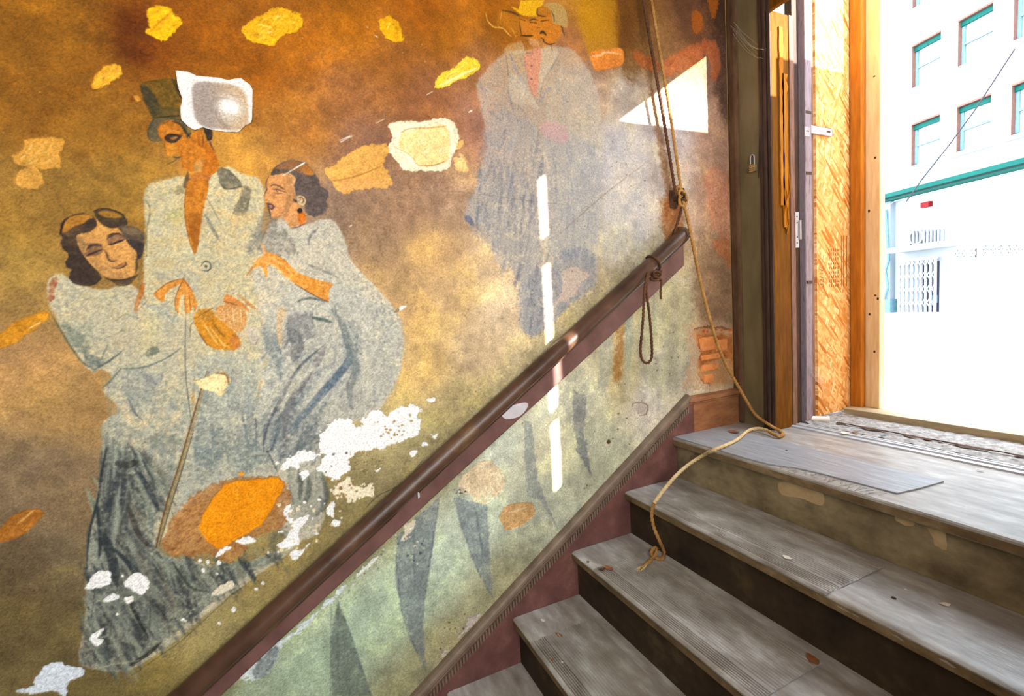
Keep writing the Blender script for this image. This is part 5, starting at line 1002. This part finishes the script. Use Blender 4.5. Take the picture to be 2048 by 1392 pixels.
LP = empty('rope_loop', tuple(P(1300, 640, 'x', .09))); tag(LP, 'dark rope loop knotted onto the handrail', 'rope')
lp_ = [P(1296, 545, 'x', .088), P(1289, 580, 'x', .095), P(1286, 640, 'x', .095), P(1281, 700, 'x', .095), P(1286, 722, 'x', .095), P(1297, 725, 'x', .095), P(1304, 708, 'x', .095), P(1300, 640, 'x', .093), P(1293, 580, 'x', .092), P(1298, 548, 'x', .088)]
rope(lp_, .0048, 'loop', 'rope_dark', LP)
kc = P(1312, 552, 'x', .088); kn = [(kc[0]+.012*math.sin(k*.9), kc[1]+.020*math.cos(k*.63)+.0, kc[2]+.018*math.sin(k*.47)) for k in range(34)]
MB().tube(resample(kn, .0035), .0046, 9, 3, 140, .16).build('knot', 'rope_dark', LP, True)
rope([P(1318, 555, 'x', .09), P(1323, 566, 'x', .092), P(1321, 580, 'x', .09), P(1322, 598, 'x', .09)], .0042, 'tail', 'rope_dark', LP)
# lashing round the rail above the loop
ax = np.array([.050, kc[1]+.02, PITCH_T*(kc[1]+.02)+cr_]); ls = [ax+np.array([1, 0, 0])*(.037*math.cos(t))+nvec*(.034*math.sin(t))+tvec*(t*.0016) for t in np.linspace(-2.4, 2.2, 40)]
MB().tube(resample(ls, .004), .0046, 9, 3, 140, .16).build('lashing', 'rope_dark', LP, True)
# ------------------------------------------------------------------ litter
def leaf(px, py, zz, size, rz, mat, name, label, cat, curl=.3):
    c = P(px, py, 'z', zz); b_ = MB(); n = 7; top = []; bot = []
    for k in range(n):
        t = k/(n-1); w_ = .32*size*math.sin(math.pi*(t*.9+.05))*random.uniform(.7, 1.2); x_ = (t-.5)*size; z_ = .0006+curl*size*.25*(2*t-1)**2
        top.append((x_, w_, z_+curl*w_*.5)); bot.append((x_, -w_, z_+curl*w_*.3))
    mid = [(a[0], 0, a[2]-curl*size*.06) for a in top]
    v_ = top+mid+bot; f_ = []
    for k in range(n-1): f_ += [(k, k+1, n+k+1, n+k), (n+k, n+k+1, 2*n+k+1, 2*n+k)]
    b_.add(v_+[(a, b__, z_+.0007) for a, b__, z_ in v_], f_+[tuple(3*n+i_ for i_ in q[::-1]) for q in f_])
    R_ = Matrix.Rotation(rz, 4, 'Z'); b_.v = [tuple(R_ @ Vector(q)+Vector(c)) for q in b_.v]
    o = b_.build(name, mat, None, True); tag(o, label, cat, 'litter on the stairs'); return o
def crumbs(px, py, zz, size, mat, label):
    c = P(px, py, 'z', zz); b_ = MB(); pts = [(c[0]+size*math.cos(t)*random.uniform(.5, 1.2), c[1]+size*.7*math.sin(t)*random.uniform(.5, 1.2), zz) for t in np.linspace(0, 6.28, 8)[:-1]]
    b_.prism(pts, (size*.2, 0, size*.5)); o = b_.build('paint_chip', mat); tag(o, label, 'paint chip', 'litter on the stairs'); return o
leaf(1218, 1138, -.3555, .036, .3, 'leaf', 'dead_leaf', 'dark crumbled leaf on the second step near the wall', 'leaf', .5)
leaf(1205, 1140, -.3555, .026, 1.4, 'iron', 'dead_leaf', 'small dark leaf scrap beside the crumbled leaf on the second step', 'leaf', .6)
crumbs(1176, 1124, -.36, .007, 'leaf', 'brown crumb at the wall end of the second step')
leaf(1575, 1117, -.1755, .026, .2, 'crumb', 'paint_flake', 'pinkish pale flake in the middle of the rubber mat below the landing', 'paint chip', .6)
leaf(1468, 865, .005, .05, .1, 'leaf', 'dead_leaf', 'thin curled brown leaf at the back of the landing by the skirting', 'leaf', .4)
crumbs(1573, 901, .0046, .004, 'leaf', 'tiny red brown crumb on the landing lino')
crumbs(1786, 1196, -.18, .006, 'iron', 'dark crumb on the bare wood of the step below the landing')
crumbs(1810, 1180, -.18, .005, 'crumb', 'pale crumb on the bare wood of the step below the landing')
leaf(1890, 1210, -.18, .022, .9, 'crumb', 'paint_flake', 'pale flake on the bare wood right of the rubber mat', 'paint chip', .4)
leaf(1625, 1320, -.3555, .04, -.4, 'leaf', 'dead_leaf', 'brown leaf in the shadow at the right of the second step mat', 'leaf', .3)
leaf(1118, 1272, -.54, .03, .4, 'leaf', 'dead_leaf', 'curled brown leaf on the third step near the wall', 'leaf', .5)
crumbs(1105, 1320, -.536, .006, 'leaf', 'brown crumb on the third step mat'); crumbs(1124, 1325, -.536, .005, 'crumb', 'pale crumb on the third step mat')
leaf(1086, 1242, -.54, .018, .4, 'crumb', 'paint_flake', 'pale flake on the wall end of the third step', 'paint chip', .5)
leaf(1690, 868, .012, .035, .5, 'crumb', 'paint_flake', 'reddish flake in the grit outside the threshold', 'paint chip', .6)
leaf(1765, 872, .012, .02, .2, 'bldg_blue', 'plastic_scrap', 'tiny blue plastic scrap in the grit by the threshold', 'scrap', .5)
leaf(1710, 866, .012, .03, 1.2, 'leaf', 'dead_leaf', 'brown leaf scrap in the grit beside the reddish flake', 'leaf', .6)
leaf(1960, 940, .004, .02, .1, 'crumb', 'paint_flake', 'pale sliver on the landing near the metal threshold', 'paint chip', .3)
def web(a, b_, n, sag, name, label):
    w_ = MB()
    for k in range(n):
        p, q = a+np.array([random.uniform(-.006, .01), random.uniform(-.03, .03), random.uniform(-.03, .03)]), b_+np.array([random.uniform(-.006, .01), random.uniform(-.02, .02), random.uniform(-.03, .03)])
        m_ = (p+q)/2+np.array([0, 0, -sag*random.uniform(.2, 1)]); w_.tube([p, (p+m_)/2+(0, 0, -sag*.2), m_, (q+m_)/2+(0, 0, -sag*.2), q], .00028, 3)
    o = w_.build(name, 'web'); tag(o, label, 'cobweb', None, 'stuff')
web(P(1338, 555, 'x', .03), P(1385, 560, 'x', .02), 9, .02, 'cobweb', 'dusty cobweb threads below the handrail end')
web(P(940, 822, 'x', .02), P(975, 832, 'x', .03), 8, .015, 'cobweb', 'short cobweb wisps above the middle of the handrail')
web(P(1470, 60, 'y', YE-.01), P(1530, 110, 'y', YE-.015), 10, .03, 'cobweb', 'cobweb threads in the upper corner of the end wall')
web(P(1620, 730, 'x', .235), P(1650, 770, 'x', .22), 10, .03, 'cobweb', 'tangled cobweb between mauve frame and strand board')
# ------------------------------------------------------------------ outside: hoarding, street, building opposite
HO = empty('hoarding', (1.16, 1.1, 0)); tag(HO, 'unseen plywood hoarding right of the doorway, shaped to cut the sun', 'hoarding')
board('sheet', 1.150, 1.162, .505, 1.045, -.01, 1.30+.486, 'osb', HO, .001); board('sheet', 1.150, 1.162, 1.047, 1.62, -.01, 1.94, 'osb', HO, .001)  # unseen sheets, top edges stepped to shape the sun patches
board('post', 1.162, 1.20, .54, .58, -.01, 1.78, 'pine', HO); board('post', 1.162, 1.20, 1.5, 1.54, -.01, 1.92, 'pine', HO)
SW = MB().box(-30, 30, .56, 3.2, -.12, -.012).build('pavement', 'pavement'); STRUCT(SW); tag(SW, 'pale pavement outside the doorway')
ST = MB().box(-60, 60, 3.2, 60, -.4, -.15).build('street', 'asphalt'); STRUCT(ST); tag(ST, 'sunlit pale street')
fd = np.array([.9668, -.2555, 0]); fd /= np.linalg.norm(fd); fn = np.array([.2555, .9668, 0]); fn /= np.linalg.norm(fn)
FB = P(1900, 630, 'z', -.15)
def FP(px, py):
    d = cf*FPX+cr*(px-1024)-cu*(py-696); t = ((FB-CAM)@fn)/(d@fn); p = CAM+d*t-FB; return p@fd, p[2]+FB[2]
BL = empty('apartment_building', (FB[0], FB[1], 0), math.atan2(fd[1], fd[0])); LOCAL.add(BL.name); tag(BL, 'pale brick apartment building with teal cornice across the street', 'building')
ua, _ = FP(1700, 500); ub = FP(2048, 500)[0]; U0, U1 = ua-14, ub+12
zc_l, zc_r = FP(1800, 385)[1], FP(2000, 330)[1]; ZC = (FP(1758, 398)[1]+FP(2048, 320)[1])/2
# windows
WN = []
for tl, tr, bl_, br in [((1822,97.5),(1880,66),(1823,178),(1880,152)),((1913.5,46),(1982,10.6),(1915,137),(1983,107)),((1822.6,249.5),(1881,226),(1824,335),(1881,315)),((1913.5,213),(1984,187),(1915,304),(1985,284))]:
    c_ = [FP(*q) for q in (tl, tr, bl_, br)]; WN.append([(c_[0][0]+c_[2][0])/2, (c_[1][0]+c_[3][0])/2, (c_[2][1]+c_[3][1])/2, (c_[0][1]+c_[1][1])/2])
colA = ((WN[0][0]+WN[2][0])/2, (WN[0][1]+WN[2][1])/2); colB = ((WN[1][0]+WN[3][0])/2, (WN[1][1]+WN[3][1])/2)
rowT = (min(WN[0][2], WN[1][2])*.5+max(WN[0][2], WN[1][2])*.5, (WN[0][3]+WN[1][3])/2); rowL = ((WN[2][2]+WN[3][2])/2, (WN[2][3]+WN[3][3])/2)
pit_u = colB[0]-colA[0]; pit_z = rowT[0]-rowL[0]; ww_, wh_ = (colA[1]-colA[0]+colB[1]-colB[0])/2, (rowT[1]-rowT[0]+rowL[1]-rowL[0])/2
us = sorted([colA[0], colB[0], colB[0]+pit_u, colB[0]+2*pit_u]); zs = [rowL[0], rowT[0], rowT[0]+pit_z, rowT[0]+2*pit_z]
wins = [(u_, u_+ww_, z_, z_+wh_) for u_ in us for z_ in zs]
ub_ = sorted({U0, U1} | {u_ for u_ in us} | {u_+ww_ for u_ in us}); zb_ = sorted({ZC, zs[-1]+pit_z*1.3} | set(zs) | {z_+wh_ for z_ in zs})
fw = MB()
for i in range(len(ub_)-1):
    for j in range(len(zb_)-1):
        um, zm = (ub_[i]+ub_[i+1])/2, (zb_[j]+zb_[j+1])/2
        if any(a < um < b_ and c_ < zm < d_ for a, b_, c_, d_ in wins): continue
        fw.box(ub_[i], ub_[i+1], 0, .3, zb_[j], zb_[j+1])
fw.build('brick_wall', 'facade', BL)
for n_, (a, b_, c_, d_) in enumerate(wins):
    wf = MB(); wf.box(a, a+.07, .10, .18, c_, d_); wf.box(b_-.07, b_, .10, .18, c_, d_); wf.box(a, b_, .10, .18, d_-.09, d_); wf.box(a, b_, .10, .18, c_, c_+.06)
    w_ = wf.build('window', 'bldg_frame', BL)
    MB().box(a+.07, b_-.07, .135, .15, c_+.06, d_-.09).build('pane', 'pane', w_)
    MB().box(a, b_, .06, .10, d_-.12, d_-.02).build('head_board', 'bldg_green', w_)
    MB().box(a+.05, b_-.05, .09, .13, (c_+d_)/2-.03, (c_+d_)/2+.03).build('meeting_rail', 'bldg_frame', w_)
    MB().box(a-.08, b_+.08, -.06, .12, c_-.10, c_).build('sill', 'bldg_white', w_)
    rv = MB(); rv.box(a-.001, a+.008, .0, .10, c_, d_); rv.box(a, b_, -.008, .10, d_-.006, d_+.035); rv.build('brick_lintel', 'bldg_redbrick', w_)
cb = FP(1758, 385)[1]-0, 
MB().box(U0, U1, -.22, .0, ZC, ZC+.42).build('cornice_band', 'bldg_band', BL)
MB().box(U0, U1, -.34, .0, ZC-.10, ZC).build('cornice', 'bldg_green', BL)
MB().box(U0, U1, -.26, .0, ZC-.17, ZC-.13).build('cornice', 'bldg_green', BL)
z_s = ZC-.17
MB().box(U0, U1, .02, .3, -.2, z_s).build('shopfront_wall', 'bldg_white', BL)
def fbox(x0, y0, x1, y1, d0, d1, mat, name, parent=BL):
    a, b_ = FP(x0, y1), FP(x1, y0); return MB().box(min(a[0], b_[0]), max(a[0], b_[0]), d0, d1, min(a[1], b_[1]), max(a[1], b_[1])).build(name, mat, parent)
fbox(1847.5, 402, 1864, 416, -.10, .02, 'bldg_red', 'red_sign')
fbox(1775, 402, 1790, 606, -.14, .02, 'bldg_band', 'pilaster'); fbox(1757, 598, 1793, 628, -.2, .02, 'bldg_blue', 'plinth')
for x0, y0, x1, y1 in [(1758,470,1778,472),(1758,512,1778,514),(1758,594,1776,596),(1776,470,1778,596)]: fbox(x0, y0, x1, y1, -.03, .02, 'bldg_blue', 'panel_moulding')
a, b_, c_ = FP(1784, 420), FP(1790, 520), FP(1786, 540)
MB().tube([(a[0], -.2, a[1]), (b_[0], -.2, b_[1]), (c_[0], -.24, c_[1]), (b_[0], -.22, FP(1790, 575)[1]), (FP(1780, 597)[0], -.2, FP(1780, 597)[1])], .035, 8).build('drainpipe', 'bldg_blue', BL)
gl = fbox(1822, 458, 1887, 494, -.01, .02, 'bldg_dark', 'fanlight')
for x_ in np.linspace(1822, 1887, 10): fbox(x_-1.6, 457, x_+1.6, 495, -.06, -.01, 'bldg_iron', 'bar', gl)
u_, z_ = FP(1836, 474)
MB().tube([(u_+.17*math.cos(t), -.07, z_+.17*math.sin(t)) for t in np.linspace(0, 6.29, 17)], .02, 6).build('rosette', 'bldg_iron', gl)
fbox(1806, 492, 1912, 496, -.5, .02, 'bldg_white', 'canopy')
def blocks(x0, x1, y0, y1, n):
    fr_ = fbox(x0, y0, x1, y1, -.005, .02, 'bldg_redbrick', 'breeze_block_frieze')
    for k in range(n):
        a, b_ = x0+(x1-x0)*k/n, x0+(x1-x0)*(k+1)/n; u0, z1 = FP(a, y0); u1, z0 = FP(b_, y1); bb = MB(); cz_ = (z0+z1)/2; cu2 = (u0+u1)/2; t_ = .03
        for (p, q) in [((u0, cz_), (cu2, z1)), ((cu2, z1), (u1, cz_)), ((u1, cz_), (cu2, z0)), ((cu2, z0), (u0, cz_)), ((u0, z0), (u1, z1)), ((u0, z1), (u1, z0))]: bb.tube([(p[0], -.03, p[1]), (q[0], -.03, q[1])], t_*.8, 4)
        bb.box(u0-t_*.6, u0+t_*.6, -.05, -.005, z0, z1); bb.box(u0, u1, -.05, -.005, z0-t_*.5, z0+t_*.5); bb.box(u0, u1, -.05, -.005, z1-t_*.5, z1+t_*.5)
        bb.build('block', 'bldg_iron', fr_)
blocks(1911, 1952, 497, 518, 3); blocks(1966, 2060, 487, 512, 6)
dk = fbox(1842, 522, 1878, 624, -.01, .02, 'bldg_dark', 'doorway')
fbox(1862, 590, 1876, 606, -.03, -.005, 'bldg_blue', 'notice', dk)
GT = empty('security_gate', (FB[0], FB[1], -.15), math.atan2(fd[1], fd[0])); LOCAL.add(GT.name); tag(GT, 'white folding lattice security gate across the street', 'gate')
u0, u1 = FP(1808, 570)[0], FP(1880, 570)[0]; zt, zb2 = FP(1845, 518)[1]+.15, FP(1845, 626)[1]+.15
for k in range(9):
    u_ = u0+(u1-u0)*k/8; MB().box(u_-.022, u_+.022, -.16, -.12, zb2, zt).build('bar', 'bldg_iron', GT)
for k in range(8):
    a, b_ = u0+(u1-u0)*k/8, u0+(u1-u0)*(k+1)/8
    for r_ in range(4):
        z0, z1 = zb2+(zt-zb2)*r_/4+.16, zb2+(zt-zb2)*r_/4+.36
        MB().tube([(a, -.17, z0), (b_, -.17, z1)], .010, 4).build('lattice', 'bldg_iron', GT); MB().tube([(a, -.17, z1), (b_, -.17, z0)], .010, 4).build('lattice', 'bldg_iron', GT)
for z_ in (zb2, zt): MB().box(u0-.03, u1+.03, -.18, -.11, z_-.03, z_+.03).build('track', 'bldg_iron', GT)
fu = FP(1757, 633); 
kb = MB(); kz = -.15; pts = [(U0, -2.2), (U1, -2.2), (U1, .1), (U0, .1)]
R_ = Matrix.Translation((FB[0], FB[1], 0)) @ Matrix.Rotation(math.atan2(fd[1], fd[0]), 4, 'Z')
kb.prism([tuple(R_ @ Vector((a, b_, -.2))) for a, b_ in pts], (0, 0, .12)); o = kb.build('far_pavement', 'pavement'); STRUCT(o); tag(o, 'pavement in front of the opposite building')
cb_ = [FP(2070, 100), FP(1985, 225), FP(1935, 290), FP(1880, 357), FP(1847, 402)]
o = MB().tube([tuple(R_ @ Vector((a, -.5, b_))) for k, (a, b_) in enumerate(cb_)], .014, 6).build('overhead_cable', 'cable'); tag(o, 'thin slack cable running down the opposite facade', 'cable')
